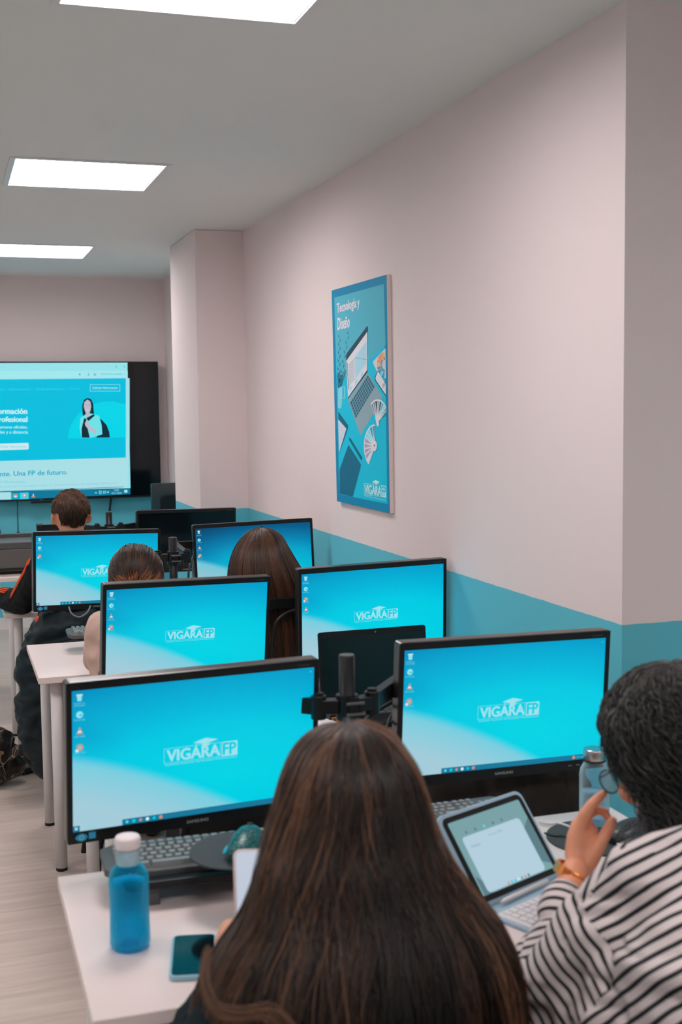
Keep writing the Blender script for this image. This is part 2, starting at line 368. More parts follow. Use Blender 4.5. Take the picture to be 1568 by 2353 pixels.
TXT = {}
def text_data(s, off=0):
    if (s, off) in TXT: return TXT[(s, off)]
    cu = bpy.data.curves.new('t', 'FONT'); cu.body = s; cu.size = 1; cu.offset = off; cu.resolution_u = 3; cu.fill_mode = 'FRONT'
    o = bpy.data.objects.new('t', cu); me = bpy.data.meshes.new_from_object(o)
    d = ([tuple(v.co) for v in me.vertices], [tuple(p.vertices) for p in me.polygons])
    bpy.data.objects.remove(o); bpy.data.curves.remove(cu); bpy.data.meshes.remove(me); TXT[(s, off)] = d
    return d
class Canvas:
    """flat printed or lit picture: shapes in thin steps above a plane, all in one mesh"""
    def __init__(s, to3, normal, step=.0004): s.bm = bmesh.new(); s.to3 = to3; s.n = Vector(normal); s.step = step; s.mats = []; s.uv = s.bm.loops.layers.uv.new('UVMap')
    def mi(s, m):
        if m not in s.mats: s.mats.append(m)
        return s.mats.index(m)
    def poly(s, pts, m, l, uvs=None):
        vs = [s.bm.verts.new(s.to3(x, y)+s.n*(s.step*l)) for x, y in pts]
        f = s.bm.faces.new(vs); f.material_index = s.mi(m)
        if uvs:
            for lp, q in zip(f.loops, uvs): lp[s.uv].uv = q
        return f
    def rect(s, x0, y0, x1, y1, m, l, uvs=None): return s.poly([(x0, y0), (x1, y0), (x1, y1), (x0, y1)], m, l, uvs)
    def ring(s, x0, y0, x1, y1, t, m, l):
        s.rect(x0, y0, x1, y0+t, m, l); s.rect(x0, y1-t, x1, y1, m, l); s.rect(x0, y0, x0+t, y1, m, l); s.rect(x1-t, y0, x1, y1, m, l)
    def disc(s, cx, cy, rx, ry, m, l, a0=0, a1=360, n=20):
        pts = [(cx+rx*math.cos(R(a0+(a1-a0)*i/n)), cy+ry*math.sin(R(a0+(a1-a0)*i/n))) for i in range(n+(0 if a1-a0 == 360 else 1))]
        return s.poly(pts, m, l)
    def text(s, t, x0, x1, y0, y1, m, l, off=0, align=None, quad=None):
        """fit the text box to x0..x1, y0 (baseline side) .. y1; with align only the height is fitted.
        quad: four corners (bl, br, tr, tl) instead of a straight box"""
        v, f = text_data(t); xs = [p[0] for p in v]; ys = [p[1] for p in v]; a, b, c, d = min(xs), max(xs), min(ys), max(ys)
        if align:
            k = abs(y1-y0)/(d-c); wd = (b-a)*k
            if align == 'R': x0 = x1-wd
            else: x1 = x0+wd
        for du, dv in (((0, 0),) if not off else ((-off, 0), (off, 0), (0, 0), (0, off*.6), (0, -off*.6), (off*.5, 0), (-off*.5, 0))): j_ = (du+dv*3)/max(off, 1e-9) if off else 0; s._put(v, f, a, b, c, d, x0, x1, y0, y1, m, l+.07*j_, quad, du/(b-a), dv/(d-c))
    def _put(s, v, f, a, b, c, d, x0, x1, y0, y1, m, l, quad, du, dv):
        k = s.mi(m); vs = []
        for p in v:
            U, V = (p[0]-a)/(b-a)+du, (p[1]-c)/(d-c)+dv
            if quad:
                bl, br, tr, tl = [Vector(q) for q in quad]; q = (bl*(1-U)+br*U)*(1-V)+(tl*(1-U)+tr*U)*V; X, Y = q.x, q.y
            else: X, Y = x0+(x1-x0)*U, y0+(y1-y0)*V
            vs.append(s.bm.verts.new(s.to3(X, Y)+s.n*(s.step*l)))
        for q in f:
            try: fc = s.bm.faces.new([vs[i] for i in q]); fc.material_index = k
            except ValueError: pass
    def done(s, name, parent=None):
        me = bpy.data.meshes.new(name); s.bm.to_mesh(me); s.bm.free()
        for m in s.mats: me.materials.append(M[m])
        return link(name, me, parent)

# ------------------------------------------------------------------ room shell
XW, YE, HC, YC, XP, YD, YB = 1.6813, 2.8143, 2.6907, 6.9876, 1.3965, 7.7876, 9.70
XL, YN, XR = -3.4, -1.6, 3.2
def struct(name, bm, m, **k): o = obj(name, bm, m, **k); o['kind'] = 'structure'; return o
struct('floor', boxbm(((XL+XR)/2, (YN+YB)/2, -.05), (XR-XL+.4, YB-YN+.4, .1)), 'floor_vinyl')
LAMPS = [(.31, 3.222-.62, .93, 3.222), (.31, 5.19, .93, 5.81), (.31, 7.83, .93, 8.45), (.31, -.2, .93, .42),
         (-1.9, 2.6, -1.28, 3.22), (-1.9, 5.19, -1.28, 5.81), (-1.9, 7.83, -1.28, 8.45), (-1.9, -.2, -1.28, .42), (2.1, .1, 2.72, .72)]  # last panel is an added fill, brightening the wall face at the recess
# ceiling slab with square openings for the recessed panels
bm = bmesh.new()
xs = sorted({XL-.2, XR+.2}|{a for l in LAMPS for a in (l[0], l[2])}); ys = sorted({YN-.2, YB+.2}|{a for l in LAMPS for a in (l[1], l[3])})
for i in range(len(xs)-1):
    for j in range(len(ys)-1):
        cx, cy = (xs[i]+xs[i+1])/2, (ys[j]+ys[j+1])/2
        if any(l[0] < cx < l[2] and l[1] < cy < l[3] for l in LAMPS): continue
        box(bm, (cx, cy, HC+.06), (xs[i+1]-xs[i], ys[j+1]-ys[j], .12))
bmesh.ops.remove_doubles(bm, verts=bm.verts, dist=1e-5)
struct('ceiling', bm, 'ceiling_paint')
struct('wall_right', boxbm((XW+.35, (YE+YC)/2+.1, HC/2), (.7, YC-YE+.2, HC)), 'wall_paint')
struct('wall_pillar', boxbm(((XP+XW)/2+.1, (YC+YD)/2, HC/2), (XW-XP+.2, YD-YC, HC)), 'wall_paint', bevel=.006)
struct('wall_corner', boxbm((XW+.1, (YD+YB)/2, HC/2), (.2, YB-YD, HC)), 'wall_paint')
struct('wall_back', boxbm(((XL+XR)/2, YB+.1, HC/2), (XR-XL+.4, .2, HC)), 'wall_paint')
struct('wall_left', boxbm((XL-.1, (YN+YB)/2, HC/2), (.2, YB-YN, HC)), 'wall_paint')
struct('wall_recess', boxbm((XR+.1, (YN+YE)/2, HC/2), (.2, YE-YN, HC)), 'wall_paint')
struct('wall_front', boxbm(((XL+XR)/2, YN-.1, HC/2), (XR-XL+.4, .2, HC)), 'wall_paint')
struct('baseboard_back', boxbm(((XL+XW)/2, YB-.006, .045), (XW-XL-.002, .012, .09)), 'skirting_white')
struct('baseboard_right', boxbm((XW-.006, (YE+YC)/2, .045), (.012, YC-YE-.002, .09)), 'skirting_white')

# ------------------------------------------------------------------ ceiling lights
def make_lamp():
    t = empty('ceiling_light', (0, 0, HC))
    bm = bmesh.new(); w2 = .31
    for sx in (-1, 1):   # sunk white trim: four sides of the opening and a thin lip below the ceiling
        box(bm, (sx*(w2-.004), 0, .03), (.008, .62, .06)); box(bm, (0, sx*(w2-.004), .03), (.604, .008, .06))
        box(bm, (sx*(w2+.006), 0, -.003), (.022, .642, .006)); box(bm, (0, sx*(w2+.006), -.003), (.62, .022, .006))
    obj('frame', bm, 'white_metal', t)
    obj('diffuser', boxbm((0, 0, .045), (.604, .604, .006)), 'lamp_glow', t)
    return t
lp = make_lamp()
LL = ['square ceiling panel light nearest the camera, cut by the top edge of the photo', 'square ceiling panel light in the middle of the lit row, wholly in view',
      'square ceiling panel light furthest away, cut by the left edge of the photo', 'square ceiling panel light overhead behind the camera',
      'ceiling panel light of the left row, level with the nearest desk', 'ceiling panel light of the left row, level with the third desk',
      'ceiling panel light of the left row, nearest the big screen', 'ceiling panel light of the left row behind the camera',
      'added unseen fill panel in the ceiling over the recess right of the wall corner']
for i, l in enumerate(LAMPS):
    o = lp if i == 0 else copy_tree(lp)
    o.location = ((l[0]+l[2])/2, (l[1]+l[3])/2, HC); tag(o, LL[i], 'ceiling light', 'recessed square ceiling lights')

# ------------------------------------------------------------------ desks
DZ = .73
def make_desk(x0, x1, yf, yb, label, far_leg=None):
    t = empty('desk', ((x0+x1)/2, (yf+yb)/2, 0), 0, label, 'desk', 'white desks in rows'); w_, d_ = x1-x0, yb-yf
    obj('desktop', boxbm((0, 0, DZ-.0115), (w_, d_, .023)), 'desk_white', t, bevel=.002)
    for sx in (-1, 1):
        for sy in (-1, 1):
            bm = bmesh.new(); x, y = sx*(w_/2-.065), sy*(d_/2-.065)
            cyl(bm, (x, y, .012), (x, y, DZ-.023), .021, n=24); lg = obj('leg', bm, 'leg_white', t, smooth=False)
            for p in lg.data.polygons: p.use_smooth = abs(p.normal.z) < .5
            bm = bmesh.new(); cyl(bm, (x, y, 0), (x, y, .014), .0205, n=24); obj('foot', bm, 'rubber', lg)
    return t
make_desk(.185, 1.455, 1.856, 2.480, 'white desk nearest the camera, with the blue bottle on it')
make_desk(.345, 1.62, 3.36, 4.02, 'white desk of the second row, only its far left legs showing under the nearest monitor')
make_desk(.285, 1.62, 4.40, 5.05, 'white desk of the third row, its bare left corner beside the beige sleeve')
make_desk(.235, 1.62, 5.87, 6.52, 'white desk the boy in the tracksuit leans on')
make_desk(-.95, .56, 7.16, 7.80, 'white desk furthest back, carrying the dark grey printer')

# ------------------------------------------------------------------ monitors
def desktop_logo(cv, k=1.0, m='scr_logo', bg='scr_logo_bg', cx=.0, cy=.0, l=2):
    def q(x0, y0, x1, y1, mm, ll): cv.rect(cx+x0*k, cy+y0*k, cx+x1*k, cy+y1*k, mm, ll)
    cv.text('VIGARA', cx-.076*k, cx+.042*k, cy-.0125*k, cy+.0125*k, m, l, off=.038)
    t = .0007*k
    cv.ring(cx-.083*k, cy-.0165*k, cx+.044*k, cy+.0165*k, t, m, l)
    q(.047, -.0165, .083, .0165, m, l)
    cv.text('F', cx+.050*k, cx+.0625*k, cy-.0125*k, cy+.0135*k, bg, l+1, off=.03)
    cv.text('P', cx+.065*k, cx+.079*k, cy-.0125*k, cy+.0135*k, bg, l+1, off=.03)
    cv.poly([(cx-.018*k, cy+.0225*k), (cx+.010*k, cy+.0305*k), (cx+.038*k, cy+.0245*k), (cx+.008*k, cy+.0165*k)], m, l)
    cv.poly([(cx-.012*k, cy+.020*k), (cx-.010*k, cy+.020*k), (cx-.011*k, cy+.006*k), (cx-.013*k, cy+.006*k)], m, l)
    cv.poly([(cx+.000*k, cy+.0165*k), (cx+.020*k, cy+.018*k), (cx+.018*k, cy+.0135*k), (cx+.010*k, cy+.011*k), (cx+.002*k, cy+.0135*k)], m, l+1)
    cv.text('Instituto Superior de Estudios Profesionales', cx-.080*k, cx+.082*k, cy-.0225*k, cy-.0185*k, m, l)
def make_screen_mesh(paper, orders, seed):
    W, H = .531, .299
    cv = Canvas(lambda x, y: Vector((x, 0, y)), (0, -1, 0), .0003)
    cv.rect(-W/2, -H/2, W/2, H/2, paper, 0, [(0, 0), (1, 0), (1, 1), (0, 1)])
    desktop_logo(cv, .98, cx=.008, cy=-.012)
    # desktop icons
    y = H/2-.017
    for ic in orders:
        x = -W/2+.016
        if ic == 'bin':
            cv.poly([(x-.0055, y+.007), (x+.0055, y+.007), (x+.004, y-.006), (x-.004, y-.006)], 'scr_pale', 1); cv.rect(x-.0065, y+.006, x+.0065, y+.008, 'scr_white', 2)
        elif ic == 'wave':
            cv.disc(x, y, .0072, .0072, 'scr_pale', 1); cv.disc(x+.002, y-.001, .003, .0025, 'scr_logo_bg', 2)
        elif ic == 'cone':
            cv.poly([(x-.007, y-.006), (x+.007, y-.006), (x+.006, y-.003), (x-.006, y-.003)], 'scr_orange', 1)
            cv.poly([(x-.0045, y-.003), (x+.0045, y-.003), (x+.0032, y+.001), (x-.0032, y+.001)], 'scr_white', 1)
            cv.poly([(x-.0032, y+.001), (x+.0032, y+.001), (x+.001, y+.008), (x-.001, y+.008)], 'scr_orange', 2)
        else:
            cv.disc(x, y, .0072, .0072, 'scr_orange', 1); cv.disc(x, y, .0035, .0035, 'scr_cyan', 2); cv.disc(x-.006, y-.006, .0035, .003, 'scr_white', 3)
        n = {'bin': ('Papelera de', 'reciclaje'), 'wave': ('Microsoft Edge',), 'cone': ('VLC media',), 'ring': ('Google Chrome',)}[ic]
        for q, s_ in enumerate(n): cv.text(s_, x-.011, x+.011, y-.0125-.0045*q, y-.0095-.0045*q, 'scr_pale', 1)
        y -= .0345
    # taskbar
    cv.rect(-W/2+.103, -H/2, W/2, -H/2+.0125, 'scr_task', 1); cv.rect(-W/2, -H/2, -W/2+.0145, -H/2+.0125, 'scr_task', 1)
    for i in range(2):
        for j in range(2): cv.rect(-W/2+.0045+i*.003, -H/2+.004+j*.003, -W/2+.0069+i*.003, -H/2+.0064+j*.003, 'scr_white', 2)
    cv.text('Buscar', -W/2+.03, -W/2+.05, -H/2+.004, -H/2+.0085, 'scr_cyan', 1)
    for i, c in enumerate(('scr_cyan', 'scr_logo_bg', 'scr_orange', 'scr_white', 'scr_logo_bg', 'scr_orange')):
        x = -W/2+.113+i*.0145; cv.disc(x, -H/2+.0062, .0040, .0040, c, 2, n=8 if i % 2 else 4)
    cv.disc(W/2-.075, -H/2+.0062, .004, .004, 'scr_orange', 2)
    cv.text('17°C', W/2-.068, W/2-.058, -H/2+.0042, -H/2+.0082, 'scr_pale', 2); cv.text('Soleado', W/2-.055, W/2-.036, -H/2+.0042, -H/2+.0082, 'scr_pale', 2)
    cv.text('12:03', W/2-.018, W/2-.006, -H/2+.0068, -H/2+.0105, 'scr_pale', 2); cv.text('10/11/2025', W/2-.022, W/2-.003, -H/2+.0022, -H/2+.0055, 'scr_pale', 2)
    cv.rect(W/2-.009, H/2-.011, W/2-.0075, H/2-.0095, 'scr_white', 1)
    me = bpy.data.meshes.new('screen'); cv.bm.to_mesh(me); cv.bm.free()
    for m in cv.mats: me.materials.append(M[m])
    return me
SCR = {'a': make_screen_mesh('wallpaper', ['bin', 'wave', 'cone', 'ring'], 1), 'b': make_screen_mesh('wallpaper', ['bin', 'wave', 'ring', 'cone'], 2),
       'c': make_screen_mesh('wallpaper', ['bin', 'wave', 'ring'], 3), 'd': make_screen_mesh('wallpaper_dim', ['bin', 'wave', 'cone', 'ring'], 4)}
def make_monitor(scr):
    """origin: middle of the lit screen, front faces -Y"""
    t = bpy.data.objects.new('computer_monitor', None); COL.objects.link(t); t.empty_display_size = .05
    W, H = .555, .343; zc = -.004
    bm = bmesh.new(); rot = Matrix.Rotation(-PI/2, 4, 'X').inverted()
    # outline in x,z ; front at y=-.004, back tapering
    def ring(w_, h_, y, r, dz=0): return [bm.verts.new((x, y, z+zc+dz)) for x, z in rrect(w_, h_, r, 4)]
    rs = [ring(W-.020, H-.020, .0005, .003), ring(W-.0206, H-.0206, -.004, .003), ring(W-.002, H-.002, -.005, .007), ring(W, H, -.003, .008), ring(W, H, .026, .008), ring(W-.02, H-.02, .034, .01), ring(W-.16, H-.12, .05, .03, .0), ring(W-.22, H-.17, .054, .03, 0)]
    for a, b in zip(rs, rs[1:]):
        n = len(a)
        for i in range(n): bm.faces.new((a[i], a[(i+1) % n], b[(i+1) % n], b[i]))
    bm.faces.new(rs[0]); bm.faces.new(rs[-1][::-1])
    cs = obj('casing', bm, 'casing', t, bevel=0)
    bm = bmesh.new()   # front frame: narrow on three sides, deeper chin
    x0, x1, z0, z1 = -W/2+.0015, W/2-.0015, zc-H/2+.0015, zc+H/2-.0015
    a, b_, c, d = -.2655, .2655, -.1495, .1495
    for cx, cz, sx, sz in (((x0+a)/2, (z0+z1)/2, a-x0, z1-z0), ((x1+b_)/2, (z0+z1)/2, x1-b_, z1-z0), (0, (z1+d)/2, b_-a, z1-d), (0, (z0+c)/2, b_-a, c-z0)):
        box(bm, (cx, -.0052, cz), (sx, .0046, sz))
    obj('bezel', bm, 'black_plastic', t)
    sc = link('screen', SCR[scr], t) if scr else obj('screen', boxbm((0, -.0028, 0), (.531, .001, .299)), 'glass_black', t)
    if scr: sc.location = (0, -.0040, 0)
    cv = Canvas(lambda x, y: Vector((x, -.0076, y)), (0, -1, 0), .0002)
    cv.text('SAMSUNG', -.024, .024, -.1655, -.1590, 'silver_print', 1, off=.03); cv.done('brand_lettering', t)
    cv = Canvas(lambda x, y: Vector((x, -.0076, y)), (0, -1, 0), .0002)
    cv.text('S24E450', .225, .255, .1545, .1585, 'grey_plastic', 1); cv.done('model_lettering', t)
    cv = Canvas(lambda x, y: Vector((x, -.0076, y)), (0, -1, 0), .0002)
    for i in range(3):
        x = .175+i*.022; cv.rect(x, -.1625, x+.003, -.1605, 'silver_print', 1); cv.rect(x+.004, -.1635, x+.0045, -.1595, 'silver_print', 1); cv.rect(x+.006, -.1625, x+.009, -.1605, 'silver_print', 1)
    cv.done('button_marks', t)
    cv = Canvas(lambda x, y: Vector((x, -.0077, y)), (0, -1, 0), .0003)
    ex, ey = -.248, -.1615
    cv.poly([(ex-.014, ey), (ex-.008, ey+.0065), (ex, ey+.0088), (ex+.008, ey+.0062), (ex+.0125, ey), (ex+.008, ey-.0062), (ex, ey-.0088), (ex-.008, ey-.0062)], 'sticker', 1)
    cv.disc(ex, ey, .0055, .0055, 'sticker_light', 2); cv.disc(ex, ey, .0030, .0030, 'sticker', 3)
    cv.rect(-.2335, ey-.0055, -.2190, ey+.0088, 'sticker', 1)
    for i in range(2): cv.rect(-.2315, ey-.002+i*.005, -.221, ey-.0014+i*.005, 'sticker_light', 2)
    st = cv.done('sticker', t); st['label'] = 'two small blue energy stickers'
    obj('mount_plate', boxbm((0, .062, 0), (.115, .016, .115)), 'black_metal', t, bevel=.003)
    return t
MON = [('a', .485, 2.520, .960, .115, -.069, -.007, 'large monitor at front left beside the blue bottle, blue wallpaper'),
       ('a', 1.238, 2.595, .965, .040, -.042, -.021, 'monitor at front right above the tablet, glass bottle before its corner'),
       ('a', .721, 3.861, .963, .095, -.107, -.019, 'second-row left monitor, directly behind the nearest left one'),
       ('b', 1.386, 3.948, .970, .068, -.046, .011, 'second-row right monitor with the dark laptop before its lower edge'),
       ('c', .612, 5.347, .988, .110, -.007, -.028, 'third-row left monitor in front of the boy with short hair'),
       ('d', 1.323, 5.393, .994, -.044, .048, .024, 'third-row right monitor half covered by long straight brown hair'),
       (None, 1.242, 6.609, .962, .040, -.019, -.009, 'switched-off black monitor behind the third row, its screen dark')]
protos = {}
for scr, x, y, z, yw, tl, rl, lab in MON:
    if scr in protos: o = copy_tree(protos[scr])
    else: o = protos[scr] = make_monitor(scr)
    ex = Vector((math.cos(yw), math.sin(yw), 0)); fy = Vector((-math.sin(yw), math.cos(yw), 0)); ez = Vector((0, 0, 1))*math.cos(tl)+fy*math.sin(tl)
    e1 = ex*math.cos(rl)+ez*math.sin(rl); e2 = -ex*math.sin(rl)+ez*math.cos(rl); e3 = e2.cross(e1)
    o.matrix_world = Matrix(((e1.x, e3.x, e2.x, x), (e1.y, e3.y, e2.y, y), (e1.z, e3.z, e2.z, z), (0, 0, 0, 1)))
    tag(o, lab, 'monitor', 'student monitors on the desk rows')

# teacher's monitor, seen from behind beyond the pillar
t = empty('computer_monitor', (1.522, 8.60, 1.012), PI+.25, 'small black monitor seen from behind, half hidden by the white pillar', 'monitor')
bm = bmesh.new(); slab(bm, rrect(.325, .29, .012), -.012, .012, Matrix.Rotation(PI/2, 4, 'X')); obj('casing', bm, 'casing', t, bevel=.003)
bm = bmesh.new()
slab(bm, rrect(.19, .20, .03), .010, .030, Matrix.Rotation(PI/2, 4, 'X').inverted() @ Matrix.Translation((0, .04, 0))); obj('back_hump', bm, 'black_plastic', t, bevel=.004).location = (0, -.0, 0)
obj('screen', boxbm((0, -.0125, 0), (.30, .001, .26)), 'glass_black', t)
obj('stand_neck', boxbm((0, .035, -.16), (.06, .03, .2)), 'black_plastic', t, bevel=.004)
obj('stand_base', boxbm((0, .02, -.274), (.24, .18, .016)), 'black_plastic', t, bevel=.004)
t = empty('desk', (1.30, 8.62, 0), 0, 'white teacher desk by the back wall beyond the pillar', 'desk')
obj('desktop', boxbm((0, 0, DZ-.0115), (.74, .6, .023)), 'desk_white', t)
for sx in (-1, 1):
    for sy in (-1, 1):
        bm = bmesh.new(); cyl(bm, (sx*.32, sy*.25, 0), (sx*.32, sy*.25, DZ-.023), .02); obj('leg', bm, 'leg_white', t)

# ------------------------------------------------------------------ monitor arms on poles
def make_arm(x, y, top, zc, L, Rr, label):
    t = empty('monitor_arm', (x, y, DZ), 0, label, 'monitor arm', 'twin monitor arms clamped on the desks'); h = top-DZ; c = zc-DZ
    bm = bmesh.new(); cyl(bm, (0, 0, -.04), (0, 0, h), .0175, n=28); p = obj('pole', bm, 'black_metal', t); 
    for q in p.data.polygons: q.use_smooth = abs(q.normal.z) < .5
    bm = bmesh.new(); cyl(bm, (0, 0, h), (0, 0, h+.003), .0165, n=28); obj('pole_cap', bm, 'grey_plastic', t)
    bm = bmesh.new(); box(bm, (0, -.03, .006), (.09, .1, .012)); box(bm, (0, .022, -.03), (.07, .012, .07)); box(bm, (0, -.02, -.058), (.07, .07, .01)); cyl(bm, (0, -.03, -.053), (0, -.03, -.024), .006)
    obj('desk_clamp', bm, 'black_metal', t)
    bm = bmesh.new(); cyl(bm, (0, 0, c-.03), (0, 0, c+.024), .0245, n=28); box(bm, (.006, -.026, c), (.022, .012, .045))
    obj('collar', bm, 'black_metal', t)
    bm = bmesh.new()
    for z in (-.014, .010): cyl(bm, (-.012, -.034, c+z), (.028, -.034, c+z), .0035, n=10)
    obj('clamp_bolt', bm, 'grey_plastic', t)
    for s, tgt in ((-1, L), (1, Rr)):
        if tgt is None: continue
        tx, ty, tz = tgt[0]-x, tgt[1]-y, tgt[2]-DZ
        el = Vector((s*.062, .012, c)); mid = Vector((s*.085 if ty > .22 else el.x+(tx-el.x)*.42, ty+.05, c))
        bm = bmesh.new()
        def link_(a, b, hh=.036, th=.024):
            d = (b-a); q = Matrix.Rotation(math.atan2(d.y, d.x), 4, 'Z')
            bmx = box(bm, ((a+b)/2), (d.length, th, hh), rot=q.to_3x3())
        link_(Vector((s*.02, .0, c)), el, .03, .03); cyl(bm, el-Vector((0, 0, .028)), el+Vector((0, 0, .024)), .017, n=20)
        link_(el, mid); cyl(bm, mid-Vector((0, 0, .024)), mid+Vector((0, 0, .024)), .017, n=20)
        end = Vector((tx, ty+.035, c)); link_(mid, end)
        cyl(bm, end-Vector((0, 0, .024)), end+Vector((0, 0, .024)), .017, n=20)
        box(bm, (tx, ty+.015, (c+tz)/2), (.03, .03, abs(c-tz)+.04))
        a_ = obj('arm', bm, 'black_metal', t, bevel=.002)
        bm = bmesh.new(); cyl(bm, el+Vector((0, 0, .022)), el+Vector((0, 0, .030)), .011, n=16); obj('hinge_screw', bm, 'black_plastic', a_)
    return t
def behind(i, d=.070):   # point behind a monitor's mounting plate
    scr, x, y, z, yw, tl, rl, lab = MON[i]; return (x-math.sin(yw)*d, y+math.cos(yw)*d, z)
pp_ = onY(797, 1507, 2.51); make_arm(pp_.x, 2.51, pp_.z, 1.022, behind(0), behind(1), 'black pole and twin monitor arms on the nearest desk, above the brunette head')
make_arm(.93, 4.04, 1.060, 1.000, behind(2), behind(3), 'black twin monitor arm joining the two second-row monitors')
pp_ = onY(397, 1236, 5.075); make_arm(pp_.x, 5.075, pp_.z, 1.055, behind(4), behind(5), 'black pole and twin monitor arms between the two third-row monitors')
pp_ = onY(250, 1177, 6.55); make_arm(pp_.x, 6.55, pp_.z, 1.045, (.47, 6.72, 1.045), behind(6), 'black pole and monitor arms right of the boy with short hair')
def cable(pts, r, m, name, label=None, cat='cable', parent=None, n=40, group=None):
    bm = bmesh.new(); tube(bm, spline(pts, n), r, n=8, cap=True); o = obj(name, bm, m, parent, smooth=True)
    if parent is None: tag(o, label, cat, group)
    return o
cable([onY(925, 1604, 2.70), onY(905, 1612, 2.66), onY(870, 1632, 2.62), onY(840, 1656, 2.58), onY(818, 1700, 2.54), onY(806, 1770, 2.52)], .0045, 'cable_black', 'cable', 'thick black cable curving down right of the nearest pole')
cable([onY(925, 1622, 2.70), onY(905, 1638, 2.66), onY(893, 1660, 2.62), onY(884, 1695, 2.58), onY(880, 1760, 2.54)], .004, 'cable_black', 'cable', 'thin black cable hanging behind the left edge of the front right monitor')
cable([onY(700, 1398, 4.02), onY(680, 1402, 4.01), onY(656, 1410, 4.0), onY(636, 1428, 3.99), onY(627, 1460, 3.99), onY(623, 1510, 3.98)], .006, 'cable_black', 'cable', 'black cable sagging from the second-row arm before the long brown hair')
cable([(1.06, 5.45, 1.0), (1.02, 5.34, 1.0), (.985, 5.22, .96), (.97, 5.15, .88), (.96, 5.12, .74)], .005, 'cable_black', 'cable', 'black cable curving down right of the third-row pole')
cable([(1.07, 5.46, 1.02), (1.03, 5.36, 1.01), (1.01, 5.24, .93), (.99, 5.16, .83), (.98, 5.12, .735)], .0045, 'cable_black', 'cable', 'second black cable right of the third-row pole, further out')
cable([onY(158, 1394, 5.26), onY(165, 1410, 5.24), onY(182, 1418, 5.24), onY(200, 1408, 5.24), onY(208, 1392, 5.26)], .0035, 'cable_grey', 'cable', 'grey cable looping under the third-row left monitor')

# ------------------------------------------------------------------ big screen on the back wall
t = empty('wall_television', (.51, 9.60, 1.0), 0, 'huge wall television showing a blue web page on the back wall', 'television')
TVX0, TVX1, TVZ0, TVZ1 = -.26, 1.607, .992, 2.046
def T(x, z): return (x-.51, z-1.0)
bm = bmesh.new(); box(bm, ((TVX0+TVX1)/2-.51, .012, (TVZ0+TVZ1)/2-1), (TVX1-TVX0, .044, TVZ1-TVZ0)); obj('casing', bm, 'black_plastic', t, bevel=.003)
obj('wall_bracket', boxbm(((TVX0+TVX1)/2-.51, .065, .5), (.5, .062, .4)), 'black_metal', t)
def tv(cx, cy):   # crop pixel (3.733 per photo pixel, origin 0,800) to the screen plane
    p = onY(cx/3.7333, 800+cy/3.7333, 9.588); return Vector((p.x-.51, 9.588-9.60, p.z-1.0))
cv = Canvas(tv, (0, -1, 0), .0005)
A, B = -1500, 1090
pg = Vector(((TVX0+TVX1)/2-.51, -.0105, .52))
sc = obj('screen_glass', boxbm(((TVX0+TVX1)/2-.51, -.0108, (TVZ0+TVZ1)/2-1), (TVX1-TVX0-.012, .0016, TVZ1-TVZ0-.03)), 'glass_black', t)
def yl(x, yA, yB, xa=0, xb=1090): return yA+(yB-yA)*(x-xa)/(xb-xa)
def band(x0, x1, ya0, ya1, yb0, yb1, m, l):   # band edges given at x=0 and x=1090
    cv.poly([(x0, yl(x0, ya0, ya1)), (x1, yl(x1, ya0, ya1)), (x1, yl(x1, yb0, yb1)), (x0, yl(x0, yb0, yb1))], m, l)
X0 = -2600
band(X0, 1094, 128, 124, 200, 192, 'tv_bar', 1); band(X0, 1096, 200, 192, 268, 258, 'tv_bar2', 1)
band(X0, 1100, 268, 258, 968, 938, 'tv_hero', 1); band(1080, 1112, 268, 258, 968, 938, 'tv_page', 2)
cv.poly([(X0, yl(X0, 968, 938)), (1098, 938), (1118, 1200), (X0, yl(X0, 1230, 1200))], 'tv_page', 1)
cv.poly([(1092, 258), (1098, 258), (1120, 1200), (1100, 1200)], 'tv_bar', 2)
band(X0, 1118, 1226, 1200, 1306, 1254, 'tv_task', 1)
cv.poly([(X0, yl(X0, 1234, 1202)), (95, 1234), (95, 1298), (X0, yl(X0, 1306, 1290))], 'tv_page', 2)
cv.poly([(0, 1228), (1062, 1188), (1062, 1192), (0, 1233)], 'tv_task', 2)
cv.poly([(X0, 205), (700, 195), (718, 222), (700, 250), (X0, 260)], 'tv_bubble', 2)
cv.poly([(850, 196), (1075, 194), (1078, 246), (850, 248)], 'tv_bubble', 2)
cv.text('Reinicia para actualizar', 868, 1048, 232, 214, 'tv_ink', 3)
cv.text('–', 922, 936, 159, 157, 'tv_ink', 3); cv.ring(990, 152, 1004, 165, 2.5, 'tv_ink', 3); cv.text('x', 1060, 1073, 165, 151, 'tv_ink', 3)
for dy in (212, 221, 230): cv.disc(1067, dy, 2, 2, 'tv_ink', 3, n=6)
cv.poly([(684+(11 if i % 2 == 0 else 5)*math.sin(PI*i/5), 225-(11 if i % 2 == 0 else 5)*math.cos(PI*i/5)) for i in range(10)], 'tv_ink', 3)
cv.rect(758, 214, 762, 228, 'tv_ink', 3); cv.poly([(752, 224), (768, 224), (760, 232)], 'tv_ink', 3); cv.rect(750, 234, 771, 237, 'tv_ink', 3)
cv.disc(814, 225, 11, 11, 'tv_ink', 3); cv.disc(814, 225, 9, 9, 'tv_bar2', 4); cv.disc(814, 222, 4, 4, 'tv_ink', 5); cv.disc(814, 230, 6, 3, 'tv_ink', 5)
cv.text('Inicio', 0, 50, 362, 344, 'tv_faint', 3, align='R'); cv.text('Oferta Formativa', 76, 262, 362, 342, 'tv_faint', 3, off=.01)
cv.text('Estudia con Nosotros', 312, 544, 360, 340, 'tv_faint', 3, off=.01); cv.text('Alumnos', 594, 688, 356, 337, 'tv_faint', 3)
for x in (280, 562): cv.poly([(x-6, 347), (x+6, 347), (x, 353)], 'tv_faint', 3)
